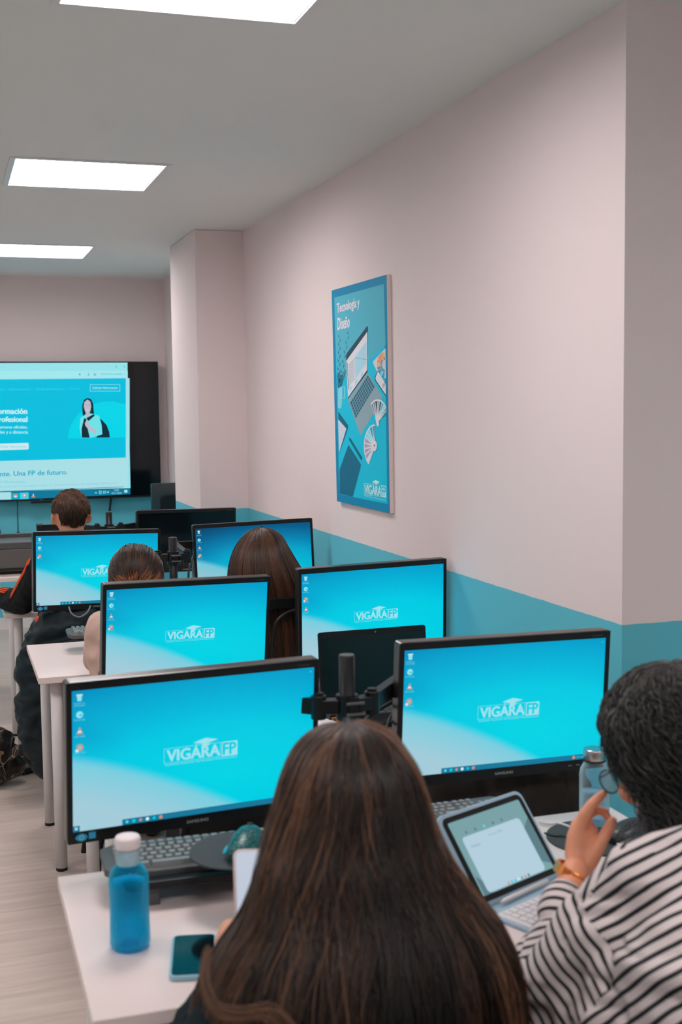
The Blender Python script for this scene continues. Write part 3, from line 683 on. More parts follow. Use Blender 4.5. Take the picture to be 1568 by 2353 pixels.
cv.ring(772, 311, 1030, 370, 3, 'tv_bubble', 3); cv.text('Solicitar Información', 793, 1010, 350, 330, 'tv_bubble', 3, off=.02)
cv.text('Formación', 0, 232, 564, 518, 'tv_white', 3, off=.05, align='R'); cv.text('Profesional', 0, 234, 632, 588, 'tv_white', 3, off=.05, align='R')
cv.text('Ciclos superiores oficiales,', 0, 236, 697, 664, 'tv_white', 3, off=.015, align='R'); cv.text('presenciales y a distancia', 0, 240, 741, 706, 'tv_white', 3, off=.015, align='R')
cv.poly([(-90, 822), (238, 812), (246, 820), (246, 862), (238, 869), (-90, 878)], 'tv_button', 3); cv.text('Solicitar Información', -20, 224, 854, 834, 'tv_faint', 4)
# arc and student portrait on the page
pts = [(582, 776)]+[(585+360*(1-math.cos(R(a)))*1.0, 776-320*math.sin(R(a))) for a in range(5, 96, 6)]+[(1082, 484), (1092, 766)]
cv.poly(pts, 'tv_arc', 2)
cv.poly([(708, 560), (706, 490), (722, 442), (752, 427), (784, 440), (800, 480), (806, 560), (815, 600), (780, 620), (722, 620)], 'tv_dark', 3)
cv.poly([(718, 500), (724, 462), (750, 440), (776, 458), (783, 500), (776, 540), (752, 562), (730, 545)], 'tv_skin', 4)
cv.poly([(700, 770), (684, 690), (690, 600), (730, 570), (780, 560), (850, 580), (868, 640), (880, 700), (880, 745), (840, 752), (770, 770)], 'tv_shirt', 4)
cv.poly([(735, 545), (770, 545), (772, 575), (748, 600), (735, 575)], 'tv_skin', 5); cv.poly([(722, 600), (740, 610), (752, 690), (770, 768), (702, 768), (700, 690)], 'tv_dark', 5)
cv.poly([(738, 602), (800, 568), (816, 576), (760, 625)], 'tv_dark', 6); cv.poly([(728, 640), (742, 622), (764, 632), (768, 668), (828, 705), (822, 738), (760, 700), (732, 665)], 'tv_skin', 6)
cv.poly([(856, 600), (880, 622), (915, 660), (938, 720), (942, 766), (820, 768), (840, 750), (878, 740), (872, 660)], 'tv_dark', 5)
cv.rect(738, 488, 746, 491, 'tv_dark', 6); cv.rect(760, 488, 768, 491, 'tv_dark', 6); cv.poly([(740, 528), (764, 528), (752, 536)], 'tv_white', 6)
cv.text('nte. Una FP de futuro.', 0, 578, 1096, 1046, 'tv_ink', 3, off=.02, quad=[(0, 1100), (578, 1082), (578, 1042), (0, 1058)])
cv.text('Alto Rendimiento.', 0, 220, 1158, 1134, 'tv_inkpale', 3, align='R')
cv.text('tu ambición en resultados reales. Te formamos junto a las empresas líderes, con', 0, 1003, 0, 0.1, 'tv_inkpale', 3, quad=[(0, 1203), (1003, 1168), (1003, 1146), (0, 1180)])
cv.poly([(95, 1243), (172, 1240), (172, 1296), (95, 1298)], 'tv_tab', 2); cv.poly([(172, 1240), (246, 1237), (246, 1294), (172, 1296)], 'tv_faint', 2)
cv.rect(116, 1254, 150, 1280, 'scr_orange', 3); cv.rect(124, 1266, 142, 1280, 'scr_white', 4)
cv.disc(210, 1263, 17, 17, 'scr_orange', 3); cv.disc(210, 1263, 8, 8, 'scr_white', 4)
cv.poly([(268, 1280), (302, 1279), (296, 1268), (275, 1269)], 'scr_orange', 3); cv.poly([(279, 1266), (292, 1266), (286, 1244)], 'scr_white', 3)
cv.text('^', 814, 832, 1246, 1234, 'tv_bubble', 3, off=.03); cv.ring(851, 1224, 870, 1250, 4, 'tv_bubble', 3); cv.ring(884, 1226, 908, 1246, 4, 'tv_bubble', 3)
cv.poly([(917, 1232), (924, 1232), (932, 1223), (932, 1246), (924, 1240), (917, 1240)], 'tv_bubble', 3)
cv.text('12:03', 980, 1018, 1226, 1210, 'tv_bubble', 3); cv.text('10/11/2025', 958, 1044, 1252, 1235, 'tv_bubble', 3)
cv.poly([(1066, 1216), (1093, 1215), (1093, 1238), (1083, 1238), (1083, 1244), (1076, 1238), (1066, 1238)], 'tv_bubble', 3)
# trim the page to the television's left edge
bmesh.ops.bisect_plane(cv.bm, geom=cv.bm.verts[:]+cv.bm.edges[:]+cv.bm.faces[:], plane_co=(TVX0-.51+.008, 0, 0), plane_no=(-1, 0, 0), clear_outer=True)
pgo = cv.done('web_page', t); pgo['label'] = 'lit blue web page on the television'
obj('sensor_bar', boxbm((onY(95, 1150, 9.6).x-.51, .0, -.020), (.155, .03, .016)), 'black_plastic', t)
cv = Canvas(lambda x, y: Vector((x, -.0155, y)), (0, -1, 0), .0004); xx = onY(95, 1150, 9.6).x-.51
cv.text('TCL', xx-.012, xx+.010, -.004, .003, 'silver_print', 1, off=.03); cv.done('brand_lettering', t)
bm = bmesh.new()
cable([onY(256, 1138, 9.62), onY(255, 1150, 9.64), onY(253, 1165, 9.66), onY(251, 1185, 9.66)], .009, 'cable_black', 'cable', 'short black cable dropping from the television at right of the boy')
pw = [onY(40, 1150, 9.64), onY(41, 1190, 9.66), onY(42, 1226, 9.66)]
c_ = cable(pw, .0035, 'cable_black', 'cable', 'thin cable with a black plug hanging below the television at left')
bm = bmesh.new(); a_ = onY(42, 1224, 9.66); box(bm, a_+Vector((0, 0, -.012)), (.024, .016, .036)); obj('plug', bm, 'black_plastic', c_)
cable([onY(-6, 1200, 9.66), onY(0, 1222, 9.66), onY(4, 1240, 9.66), onY(9, 1252, 9.66)], .006, 'cable_black', 'cable', 'black cable at the left edge of the photo below the television')

# ------------------------------------------------------------------ poster on the right wall
PX = XW-.018
def po(cx, cy): return onX(740+cx/3.92, 610+cy/3.92, PX)
c0, c1, c2, c3 = po(88, 226), po(584, 82), po(614, 2232), po(136, 2124)
cen = (c0+c1+c2+c3)/4
t = empty('poster', (XW, cen.y, cen.z), 0, 'tall blue foam-board poster with a laptop picture on the right wall', 'poster')
bm = bmesh.new()
vs0 = [bm.verts.new((PX-XW, c.y-cen.y, c.z-cen.z)) for c in (c0, c1, c2, c3)]; vs1 = [bm.verts.new((-.001, c.y-cen.y, c.z-cen.z)) for c in (c0, c1, c2, c3)]
bm.faces.new(vs0); bm.faces.new(vs1[::-1])
for i in range(4): bm.faces.new((vs0[i], vs0[(i+1) % 4], vs1[(i+1) % 4], vs1[i]))
obj('foam_board', bm, 'foamboard_edge', t)
cv = Canvas(lambda x, y: po(x, y)-Vector((XW, cen.y, cen.z)), (-1, 0, 0), .0001)
P_ = cv.poly
P_([(88, 226), (584, 82), (614, 2232), (136, 2124)], 'p_border', 1)
P_([(112, 290), (558, 168), (591, 2148), (160, 2060)], 'p_desk', 2)
P_([(112, 290), (558, 168), (574, 715), (420, 860), (240, 1010), (140, 1000)], 'p_top', 3)
cv.text('Tecnología y', 0, 1, 0, 1, 'p_title', 5, off=.03, quad=[(138, 455), (340, 395), (338, 285), (136, 345)])
cv.text('Diseño', 0, 1, 0, 1, 'p_title', 5, off=.03, quad=[(143, 582), (251, 556), (250, 448), (143, 476)])
P_([(218, 812), (226, 790), (406, 550), (417, 548), (412, 960), (236, 1200)], 'p_dark', 5)          # lid
P_([(222, 858), (411, 596), (409, 942), (236, 1190)], 'p_scr', 6); P_([(298, 830), (404, 680), (402, 880), (304, 1022)], 'p_scrblue', 7)
P_([(302, 835), (404, 850), (404, 845), (302, 828)], 'p_metal', 8); P_([(228, 880), (232, 876), (244, 1110), (240, 1116)], 'p_dark', 7)
for i in range(9): P_([(244, 900+i*22), (296, 835+i*22), (296, 842+i*22), (244, 908+i*22)], 'p_metal', 7)
for i in range(3): P_([(250+i*52, 1100-i*62), (268+i*52, 1078-i*62), (268+i*52, 1120-i*62), (250+i*52, 1142-i*62)], 'p_scrblue', 7)
P_([(236, 1210), (412, 962), (545, 1180), (540, 1205), (358, 1520), (345, 1524)], 'p_metal', 5)      # keyboard deck
P_([(256, 1236), (416, 990), (478, 1092), (306, 1376)], 'p_keys', 6)
for i in range(1, 6):
    a = i/6; P_([(256+50*a, 1236+140*a), (416+62*a, 990+102*a), (418+62*a, 994+102*a), (258+50*a, 1240+140*a)], 'p_metal', 7)
for i in range(1, 12):
    a = i/12; P_([(256+160*a, 1236-246*a), (306+172*a, 1376-284*a), (309+172*a, 1373-284*a), (259+160*a, 1233-246*a)], 'p_metal', 7)
P_([(148, 1110), (178, 1085), (182, 1240), (172, 1290), (146, 1285)], 'p_mug', 5)                   # mug with sprigs
cv.ring(178, 1090, 210, 1200, 8, 'p_mug', 4)
for k_, (x0, y0, x1, y1) in enumerate(((160, 1090, 240, 620), (152, 1050, 160, 650), (170, 1080, 212, 960))):
    for i in range(12):
        a = i/11; x, y = x0+(x1-x0)*a, y0+(y1-y0)*a; s_ = 15*(1-.35*a); sg = -1 if i % 2 else 1
        P_([(x, y+12), (x+s_*sg, y-8), (x+s_*1.1*sg, y-32), (x+2*sg, y-14)], 'p_plant', 5)
P_([(142, 960), (180, 990), (188, 1060), (150, 1110), (142, 1080)], 'p_plant', 5)
P_([(458, 870), (574, 745), (578, 1020), (500, 960)], 'p_paper', 4)                                # colour wheel on a sheet
for i in range(9):
    a0, a1 = 95+i*19, 95+(i+1)*19-2
    for (r0_, r1_), m in (((.62, 1.0), ['p_orange2', 'p_orange', 'p_orange', 'p_orange', 'p_orange2', 'p_grey', 'p_blue', 'p_cyan', 'p_blue'][i]), ((.38, .6), ['p_grey', 'p_orange2', 'p_grey', 'p_grey', 'p_metal', 'p_grey', 'p_grey', 'p_blue', 'p_grey'][i])):
        q = [(572+74*r_*math.cos(R(a)), 895-118*r_*math.sin(R(a))) for r_, a in ((r0_, a0), (r1_, a0), (r1_, a1), (r0_, a1))]
        q = [(min(x, 577), y) for x, y in q]; P_(q, m, 6)
P_([(478, 1010), (500, 955), (512, 950), (580, 1070), (580, 1182), (484, 1040)], 'p_dark', 7); P_([(484, 1012), (504, 960), (512, 958), (578, 1068), (578, 1165), (490, 1035)], 'p_scr', 8)
cv.text('DAW', 0, 1, 0, 1, 'p_dark', 9, quad=[(548, 1108), (574, 1085), (574, 1045), (548, 1068)])
def fan(cx, cy, L_, a0, a1, cols, hw):
    n = len(cols)
    for i, m in enumerate(cols):
        a, b = R(a0+(a1-a0)*i/n), R(a0+(a1-a0)*(i+1)/n)
        o_ = [(cx, cy), (cx+L_*hw*math.cos(a), cy-L_*math.sin(a)), (cx+L_*hw*math.cos(b), cy-L_*math.sin(b))]
        P_([(min(x, 584), y) for x, y in o_], 'p_pale', 9+i)
        a, b = a+(b-a)*.1, b-(b-a)*.1
        o_ = [(cx+L_*.3*hw*math.cos((a+b)/2), cy-L_*.3*math.sin((a+b)/2)), (cx+L_*.93*hw*math.cos(a), cy-L_*.93*math.sin(a)), (cx+L_*.93*hw*math.cos(b), cy-L_*.93*math.sin(b))]
        P_([(min(x, 582), y) for x, y in o_], m, 10+i)
fan(505, 1410, 205, 128, 20, ['p_grey', 'p_grey', 'p_dark', 'p_metal', 'p_keys', 'p_teal2', 'p_cyan', 'p_teal2', 'p_teal'], .52)
P_([(485, 1365), (512, 1355), (522, 1440), (502, 1452)], 'p_pale', 22)
fan(480, 1630, 200, 235, 88, ['p_pale', 'p_lav', 'p_lav', 'p_lav', 'p_lav', 'p_cyan', 'p_cyan', 'p_blue', 'p_blue'], .5)
cv.disc(478, 1625, 24, 50, 'p_pale', 22); cv.disc(478, 1622, 5, 9, 'p_dark', 23)
P_([(148, 1315), (238, 1440), (236, 1470), (156, 1700)], 'p_keys', 5); P_([(148, 1385), (222, 1470), (156, 1690)], 'p_paper', 6)
P_([(246, 1552), (258, 1555), (366, 1730), (364, 1752), (352, 1750), (248, 1575)], 'p_keys', 5)
P_([(240, 1615), (352, 1790), (352, 1812), (280, 2084), (162, 2055), (160, 1840)], 'p_tablet', 5)
def lg(x, y): return (382+x*198, y)      # emblem at lower right, drawn on the slope of the poster
def yy(x, v): return 1962+v*104+(x*22)
def L2(x, v): return (382+x*198, yy(x, v)+x*0)
cv.text('VIGARA', 0, 1, 0, 1, 'p_logo', 8, off=.045, quad=[L2(.03, .88), L2(.77, .93), L2(.77, .12), L2(.03, .1)])
P_([L2(.785, 0), L2(1, .02), L2(1, 1.04), L2(.785, 1.0)], 'p_logo', 8)
cv.text('FP', 0, 1, 0, 1, 'p_desk', 9, off=.03, quad=[L2(.81, .92), L2(.98, .96), L2(.98, .12), L2(.81, .08)])
for a_, b_ in (((0, 0), (.78, 0)), ((0, .97), (.78, .97))):
    P_([L2(*a_), L2(*b_), L2(b_[0], b_[1]+.03), L2(a_[0], a_[1]+.03)], 'p_logo', 8)
P_([L2(0, 0), L2(.012, 0), L2(.012, 1), L2(0, 1)], 'p_logo', 8)
P_([(456, 1950), (486, 1932), (524, 1952), (494, 1972)], 'p_logo', 9); P_([(466, 1958), (470, 1962), (470, 1998), (466, 1998)], 'p_logo', 9)
cv.text('Instituto Superior de Estudios Profesionales', 0, 1, 0, 1, 'p_logo', 8, quad=[(386, 2082), (578, 2124), (578, 2108), (386, 2066)])
cv.done('printed_face', t)

# ------------------------------------------------------------------ printer, papers, small things far back
t = empty('printer', (-.02, 7.46, DZ), 0, 'dark grey box printer on the furthest white desk at the left edge', 'printer')
obj('body', boxbm((.22-.0, 0, .084), (.56, .32, .128)), 'warm_grey', t, bevel=.006)
obj('lid', boxbm((.22, 0, .168), (.565, .325, .040)), 'grey_plastic', t, bevel=.006)
obj('output_slot', boxbm((.22, -.162, .032), (.46, .006, .012)), 'rubber', t)
obj('foot', boxbm((.22, 0, .010), (.5, .28, .020)), 'rubber', t)
obj('paper_feeder', boxbm((.44, .13, .198), (.30, .05, .028)), 'grey_plastic', t, bevel=.004)
a_ = onZ(78, 1402, DZ)
t = empty('notebook', (a_.x+.01, a_.y+.02, DZ), .05, 'white notebook by the elbow of the boy in black', 'notebook')
obj('pages', boxbm((0, 0, .008), (.15, .10, .014)), 'paper', t); obj('cover', boxbm((0, 0, .0165), (.152, .102, .002)), 'tablet_case', t)

# ------------------------------------------------------------------ keyboards, risers, mice
def make_riser(x, y, rz, label, w_=.50, d_=.20, h=.055):
    t = empty('desk_riser', (x, y, DZ), rz, label, 'riser', 'black risers holding the keyboards')
    bm = bmesh.new(); slab(bm, rrect(w_, d_, .015), h-.016, h); obj('tray', bm, 'black_plastic', t, bevel=.002)
    for sx in (-1, 1):
        for sy in (-1, 1):
            bm = bmesh.new(); slab(bm, rrect(.035, .03, .006), 0, h-.015, Matrix.Translation((sx*(w_/2-.05), sy*(d_/2-.03), 0))); obj('leg', bm, 'grey_plastic', t)
    return t
def make_keyboard(x, y, z, rz, label, w_=.45, d_=.15, full=False, tilt=.05):
    t = empty('computer_keyboard', (x, y, z), rz, label, 'keyboard', 'black keyboards'); t.rotation_euler = (tilt, 0, rz)
    bm = bmesh.new(); o_ = [(-w_/2+.02, -d_/2), (w_/2-.02, -d_/2), (w_/2, -d_/2+.03), (w_/2, d_/2-.02), (w_/2-.03, d_/2), (-w_/2+.03, d_/2), (-w_/2, d_/2-.02), (-w_/2, -d_/2+.03)]
    slab(bm, o_, 0, .015); obj('body', bm, 'grey_plastic', t, bevel=.003)
    keys = []
    ux = (w_-.04)/22.5; uy = (d_-.032)/6
    for r in range(6):
        yk = d_/2-.018-uy*(r+.5)
        row = [1]*15 if r < 2 else ([1.5]+[1]*12+[1.5] if r == 2 else ([1.8]+[1]*11+[2.2] if r == 3 else ([2.3]+[1]*10+[2.7] if r == 4 else [1.3, 1.2, 1.2, 6.4, 1.2, 1.2, 1.3, 1.2])))
        xk = -w_/2+.02
        for wk in row: keys.append((xk+wk*ux/2, yk, wk*ux)); xk += wk*ux
        xk = -w_/2+.02+15.3*ux
        for i in range(3):
            if r in (0, 1, 2, 5) or (r == 4 and i == 1): keys.append((xk+(i+.5)*ux, yk, ux))
        xk = -w_/2+.02+18.6*ux
        if r:
            for i in range(4): keys.append((xk+(i+.5)*ux, yk, ux))
    def key(bm, q):
        cx, cy, kw = q; a, b_ = kw/2-.0012, uy/2-.0012
        lo = [bm.verts.new((cx+sx*a, cy+sy*b_, .0145)) for sx, sy in ((-1, -1), (1, -1), (1, 1), (-1, 1))]
        hi = [bm.verts.new((cx+sx*(a-.0022), cy+.0008+sy*(b_-.0026), .0235)) for sx, sy in ((-1, -1), (1, -1), (1, 1), (-1, 1))]
        bm.faces.new(hi)
        for i in range(4): bm.faces.new((lo[i], lo[(i+1) % 4], hi[(i+1) % 4], hi[i]))
    if full:
        for q in [k_ for k_ in keys if k_[0] < .15][:98]:
            bm = bmesh.new(); key(bm, q); obj('key', bm, 'key_grey', t)
        bm = bmesh.new()
        for q in [k_ for k_ in keys if k_[0] >= .15]: key(bm, q)
        obj('number_pad', bm, 'key_grey', t)
    else:
        bm = bmesh.new()
        for q in keys: key(bm, q)
        obj('keys', bm, 'key_grey', t)
    return t
def make_mouse(loc, rz, m, label, led=True):
    t = empty('computer_mouse', loc, rz, label, 'mouse', 'patterned computer mice')
    bm = bmesh.new(); rings = []
    N = 18
    for i in range(11):
        a = i/10; y = -.058+.116*a; wd = .033*math.sin(PI*(.12+.80*a))**.55*(1-.10*math.exp(-((a-.5)/.18)**2)); ht = .040*math.sin(PI*(.10+.72*a))**.7
        rings.append([bm.verts.new((wd*math.cos(2*PI*j/N), y, max(.002, .004+ht*max(0, math.sin(2*PI*j/N))**.8))) for j in range(N)])
    for i in range(10):
        for j in range(N): bm.faces.new((rings[i][j], rings[i][(j+1) % N], rings[i+1][(j+1) % N], rings[i+1][j]))
    bm.faces.new(rings[0][::-1]); bm.faces.new(rings[-1]); o = obj('shell', bm, m, t, smooth=True)
    bm = bmesh.new(); tube(bm, [(.031*s_[0], s_[1], .010) for s_ in ((1.02, -.04), (1.06, -.015), (1.0, .01), (1.04, .035))], .0025, 8); tube(bm, [(-.031*s_[0], s_[1], .010) for s_ in ((1.02, -.04), (1.06, -.015), (1.0, .01), (1.04, .035))], .0025, 8)
    obj('light_strip', bm, 'cyan_led', t, smooth=True)
    bm = bmesh.new(); cyl(bm, (-.005, .032, .034), (.005, .032, .034), .010, n=16); obj('scroll_wheel', bm, 'rubber', t)
    return t
KB = Vector((.478, 2.352, 0))
make_riser(.505, 2.345, -.03, 'black riser under the keyboard beside the blue bottle', .42, .19, .052)
make_keyboard(.487, 2.352, DZ+.053, -.03, 'grey keyboard on the riser behind the blue bottle', full=True)
pad_c = onZ(553, 1944, .842)
t = empty('mouse_pad', (pad_c.x, pad_c.y, .835), 0, 'round dark mouse pad lying over the near keyboard', 'mouse pad'); t.rotation_euler = (.05, -.02, 0)
bm = bmesh.new(); lathe(bm, [(.0, -.0015), (.098, -.0015), (.098, .0015), (.0, .0015)][1:3], 48, sx=1, sy=.9); obj('cloth_disc', bm, 'pad_cloth', t)
mc = onZ(566, 1952, .842); make_mouse((mc.x, mc.y, .8395), -.5, 'mouse_teal', 'mouse with teal crackle pattern beside the brunette hair')
make_riser(.955, 2.375, 0, 'black riser behind the open tablet', .40, .17, .05)
make_keyboard(.965, 2.385, DZ+.051, .02, 'grey keyboard half hidden behind the open tablet', w_=.40, d_=.14)
mr = onZ(1450, 1912, DZ+.02); make_mouse((mr.x, mr.y, DZ+.006), -1.35, 'mouse_crackle', 'black crackle-pattern mouse beside the striped shoulder')
mp = onZ(1345, 1930, DZ)
t = empty('mouse_pad', (mp.x+.03, mp.y, DZ), 0, 'round black mouse pad under the raised hand', 'mouse pad')
bm = bmesh.new(); lathe(bm, [(.11, .0003), (.11, .004)], 48); obj('cloth_disc', bm, 'pad_cloth', t)
cable([onZ(1418, 1940, DZ+.012), onZ(1452, 1944, DZ+.008), onZ(1440, 1952, DZ+.006), onZ(1520, 1960, DZ+.006)], .003, 'cable_white', 'cable', 'pale cable in front of the crackle-pattern mouse')
cable([onZ(1240, 1888, DZ+.008), onZ(1262, 1893, DZ+.006), onZ(1285, 1892, DZ+.005), onZ(1310, 1900, DZ+.005)], .003, 'cable_white', 'cable', 'white charging cable right of the tablet')
cable([onZ(1252, 1914, DZ+.005), onZ(1275, 1921, DZ+.006), onZ(1300, 1922, DZ+.0075), onZ(1350, 1940, DZ+.010)], .002, 'cable_black', 'cable', 'thin black cable crossing onto the mouse pad')
# row 2
t = empty('laptop', (1.262, 3.585, DZ), .03, 'dark open laptop before the second-row right monitor', 'laptop')
obj('base', boxbm((0, -.125, .010), (.36, .25, .018)), 'black_plastic', t, bevel=.003)
bm = bmesh.new()
for r in range(5):
    for c in range(14): box(bm, (-.155+c*.0238, -.06-r*.022, .0205), (.0205, .018, .003))
obj('keys', bm, 'grey_plastic', t)
Rm = Matrix.Rotation(-.10, 4, 'X')
bm = bmesh.new(); slab(bm, rrect(.362, .232, .008), -.004, .004, Matrix.Translation((0, .012, .130)) @ Rm @ Matrix.Rotation(PI/2, 4, 'X')); ld = obj('lid', bm, 'black_plastic', t)
bm = bmesh.new(); slab(bm, rrect(.346, .198, .001), .0045, .0050, Matrix.Translation((0, .012, .130)) @ Rm @ Matrix.Rotation(PI/2, 4, 'X')); mat('laptop_glass', (.004, .016, .018, 1), .25, spec=.4); obj('screen', bm, 'laptop_glass', ld)
bm = bmesh.new(); box(bm, (0, -.004, .240), (.004, .002, .003)); obj('webcam', bm, 'silver_print', ld)
make_riser(.72, 3.70, 0, 'black riser on the second-row desk behind the nearest left monitor', .42, .2, .05)
make_keyboard(.72, 3.70, DZ+.051, 0, 'keyboard on the second-row riser')
bp_ = onZ(775, 1675, DZ)
t = empty('adapter_box', (bp_.x+.03, bp_.y+.04, DZ), .1, 'black adapter box with an orange label left of the nearest pole', 'box')
obj('case', boxbm((0, 0, .022), (.11, .07, .044)), 'black_plastic', t, bevel=.003)
cv = Canvas(lambda x, y: Vector((x, -.0352, y)), (0, -1, 0), .0003)
cv.rect(-.050, .012, -.010, .036, 'orange_label', 1); cv.ring(-.047, .016, -.036, .032, .002, 'print_dark', 2); cv.rect(-.044, .019, -.039, .029, 'print_dark', 2)
cv.text(':10', -.033, -.014, .016, .032, 'print_dark', 2, off=.02); cv.done('orange_label', t)
a_ = onZ(748, 1672, DZ+.01)
t = empty('charger', (a_.x-.01, a_.y, DZ), .4, 'white charger block lying left of the black adapter box', 'charger'); obj('block', boxbm((0, 0, .014), (.075, .05, .028)), 'cable_white', t, bevel=.004)
m2 = onZ(738, 1578, DZ+.02); make_mouse((m2.x, m2.y, DZ+.001), -.1, 'mouse_crackle', 'crackle-pattern mouse on the second-row desk left of the laptop')
# row 3
k3 = onZ(176, 1462, DZ+.075)
make_riser(.72, 4.90, 0, 'black riser on the third-row desk beside the beige sleeve', .38, .18, .06)
make_keyboard(.655, 4.87, DZ+.061, 0, 'grey keyboard on the riser beside the beige sleeve')

# ------------------------------------------------------------------ bottles, phones, tablet
bb = onZ(300, 2176, DZ)
t = empty('water_bottle', (bb.x, bb.y, DZ), .2, 'blue plastic water bottle with a white cap on the near desk', 'bottle')
prof = [(.026, .0), (.033, .004), (.0355, .012), (.0352, .03), (.0345, .06), (.0345, .09), (.0352, .112), (.0355, .124), (.0335, .136), (.028, .147), (.021, .155), (.0175, .160), (.0172, .180)]
prof = [(r, z*.98) for r, z in prof]
bm = bmesh.new(); lathe(bm, prof, 40); obj('body', bm, 'blue_bottle', t, smooth=True)
bm = bmesh.new(); lathe(bm, [(.022, .004), (.031, .008), (.0325, .014), (.032, .06), (.032, .095), (.0325, .112), (.031, .120)], 40); obj('water', bm, 'water', t, smooth=True)
bm = bmesh.new(); lathe(bm, [(.0212, .148), (.0207, .152), (.0205, .176), (.0195, .178)], 32); mat('bottle_label', (.32, .48, .54, 1), .4, noise_amt=.5, nscale=40); obj('neck_label', bm, 'bottle_label', t, smooth=True)
bm = bmesh.new(); lathe(bm, [(.0215, .180), (.0226, .183), (.0226, .196), (.0205, .2005), (.012, .201)], 48)
obj('cap', bm, 'cap_white', t, smooth=True)

gb = onZ(1366, 1896, DZ)
t = empty('glass_bottle', (gb.x, gb.y, DZ), 0, 'clear half-full bottle with a steel cap behind the raised hand', 'bottle')
bm = bmesh.new(); lathe(bm, [(.029, 0), (.033, .004), (.0335, .02), (.0335, .118), (.031, .131), (.025, .141), (.0235, .146), (.0235, .152)], 40); obj('body', bm, 'clear_glass', t, smooth=True)
bm = bmesh.new(); lathe(bm, [(.028, .005), (.0315, .008), (.0315, .078)], 40); obj('water', bm, 'water', t, smooth=True)
bm = bmesh.new(); lathe(bm, [(.0245, .150), (.025, .152), (.025, .173), (.0235, .176)], 40); cp_ = obj('cap', bm, 'steel', t)
for p in cp_.data.polygons: p.use_smooth = abs(p.normal.z) < .5
bm = bmesh.new(); lathe(bm, [(.0252, .1485), (.0252, .152)], 40); obj('seal', bm, 'rubber', t)

def make_phone(mt, label, case, front, name='smartphone'):
    t = bpy.data.objects.new(name, None); COL.objects.link(t); t.matrix_world = mt; tag(t, label, 'phone')
    bm = bmesh.new(); slab(bm, rrect(.078, .162, .012), 0, .009); obj('case', bm, case, t, bevel=.0015)
    bm = bmesh.new(); slab(bm, rrect(.070, .154, .009), .009, .0096); obj('screen', bm, front, t)
    return t
p0, p1 = onZ(396, 2142, DZ+.008), onZ(386, 2250, DZ+.008)
ax = (p0-p1); ang = math.atan2(-ax.x, ax.y)
pc_ = (p0+p1)/2+Vector((.039*math.cos(ang), .039*math.sin(ang), 0))
make_phone(Matrix.Translation((pc_.x, pc_.y-.005, DZ)) @ Matrix.Rotation(ang, 4, 'Z'), 'phone in a pale blue case lying flat left of the brunette woman', 'phone_case', 'glass_black')
hp = onY(590, 2064, 1.97)
mt = Matrix.Translation(hp) @ Matrix.Rotation(-.08, 4, 'Z') @ Matrix.Rotation(R(62), 4, 'X') @ Matrix.Rotation(-.06, 4, 'Z')
ph = make_phone(mt, 'phone in a pale pink case held up by the brunette woman', 'pink_case', 'ph_a')
bm = bmesh.new()
for o_ in ([(-.03, -.06), (-.01, -.06), (.034, .02), (.034, .04)], [(-.034, -.03), (-.034, -.045), (.02, .05), (.01, .055)]):
    vs = [bm.verts.new((x, y, .0099)) for x, y in o_]; bm.faces.new(vs)
obj('picture', bm, 'ph_b', ph)

# tablet in a folio with keyboard
h0 = onZ(1108, 2090, DZ+.012); h1 = onZ(1296, 2010, DZ+.012); wdt = (h1-h0).length
a = math.atan2((h1-h0).y, (h1-h0).x); hc = (h0+h1)/2
t = empty('tablet', (hc.x, hc.y, DZ), a, 'tablet propped up in a pale blue keyboard case, on the near desk', 'tablet')
w_ = wdt
base_d = .165
bm = bmesh.new(); slab(bm, rrect(w_, base_d, .012), 0, .008, Matrix.Translation((0, -base_d/2, 0))); obj('keyboard_case', bm, 'tablet_case', t, bevel=.002)
bm = bmesh.new(); slab(bm, rrect(w_-.012, base_d-.034, .006), .008, .0095, Matrix.Translation((0, -base_d/2-.011, 0))); kd = obj('key_deck', bm, 'tablet_keys', t)
bm = bmesh.new()
for r in range(4):
    for c in range(12): box(bm, (-w_/2+.018+(c+.5)*(w_-.036)/12, -.040-r*.0185, .0103), ((w_-.036)/12-.003, .0155, .0018))
obj('keys', bm, 'tablet_keys', t)
q0, q1 = onZ(1150, 2074, DZ+.015), onZ(1258, 2024, DZ+.015)
t2 = bmesh.new(); tube(t2, [q0, q0*.9+q1*.1, q1], [.0015, .0045, .0045], 12); o = obj('stylus', t2, 'pencil_white', smooth=True); tag(o, 'white stylus lying along the tablet hinge', 'stylus')
# lid with tablet: top corners taken from the photo, standing on the hinge
LT = .186; tiltA = R(38)
ez = Vector((0, math.sin(tiltA), math.cos(tiltA)))
mtl = Matrix.Translation((0, .004, .010)) @ Matrix.Rotation(PI/2-tiltA, 4, 'X')     # local x right, y up the lid, z toward viewer
bm = bmesh.new(); slab(bm, [(x, y+LT/2) for x, y in rrect(w_+.004, LT, .018, 8)], -.006, .004, mtl); lid = obj('case_lid', bm, 'tablet_case', t, bevel=.002)
bm = bmesh.new(); slab(bm, [(x, y+LT/2) for x, y in rrect(w_-.012, LT-.016, .014, 8)], .004, .0055, mtl); tb = obj('slate', bm, 'black_plastic', t)
ww, hh = w_-.034, LT-.038
cv = Canvas(lambda x, y: mtl @ Vector((x, y+LT/2, .0056)), (mtl.to_3x3() @ Vector((0, 0, 1))), .0003)
cv.poly(rrect(ww, hh, .004), 'tab_bg', 1)
cv.poly([(-ww/2+.004, -hh/2+.0), (-ww/2+.03, -hh/2+.0), (-ww/2+.022, -hh/2+.02), (-ww/2+.004, -hh/2+.04)], 'tab_dim', 2)
cv.poly([(ww/2-.028, -hh/2+.022), (ww/2-.001, -hh/2+.01), (ww/2-.001, hh/2-.04), (ww/2-.028, hh/2-.06)], 'tab_dim', 2)
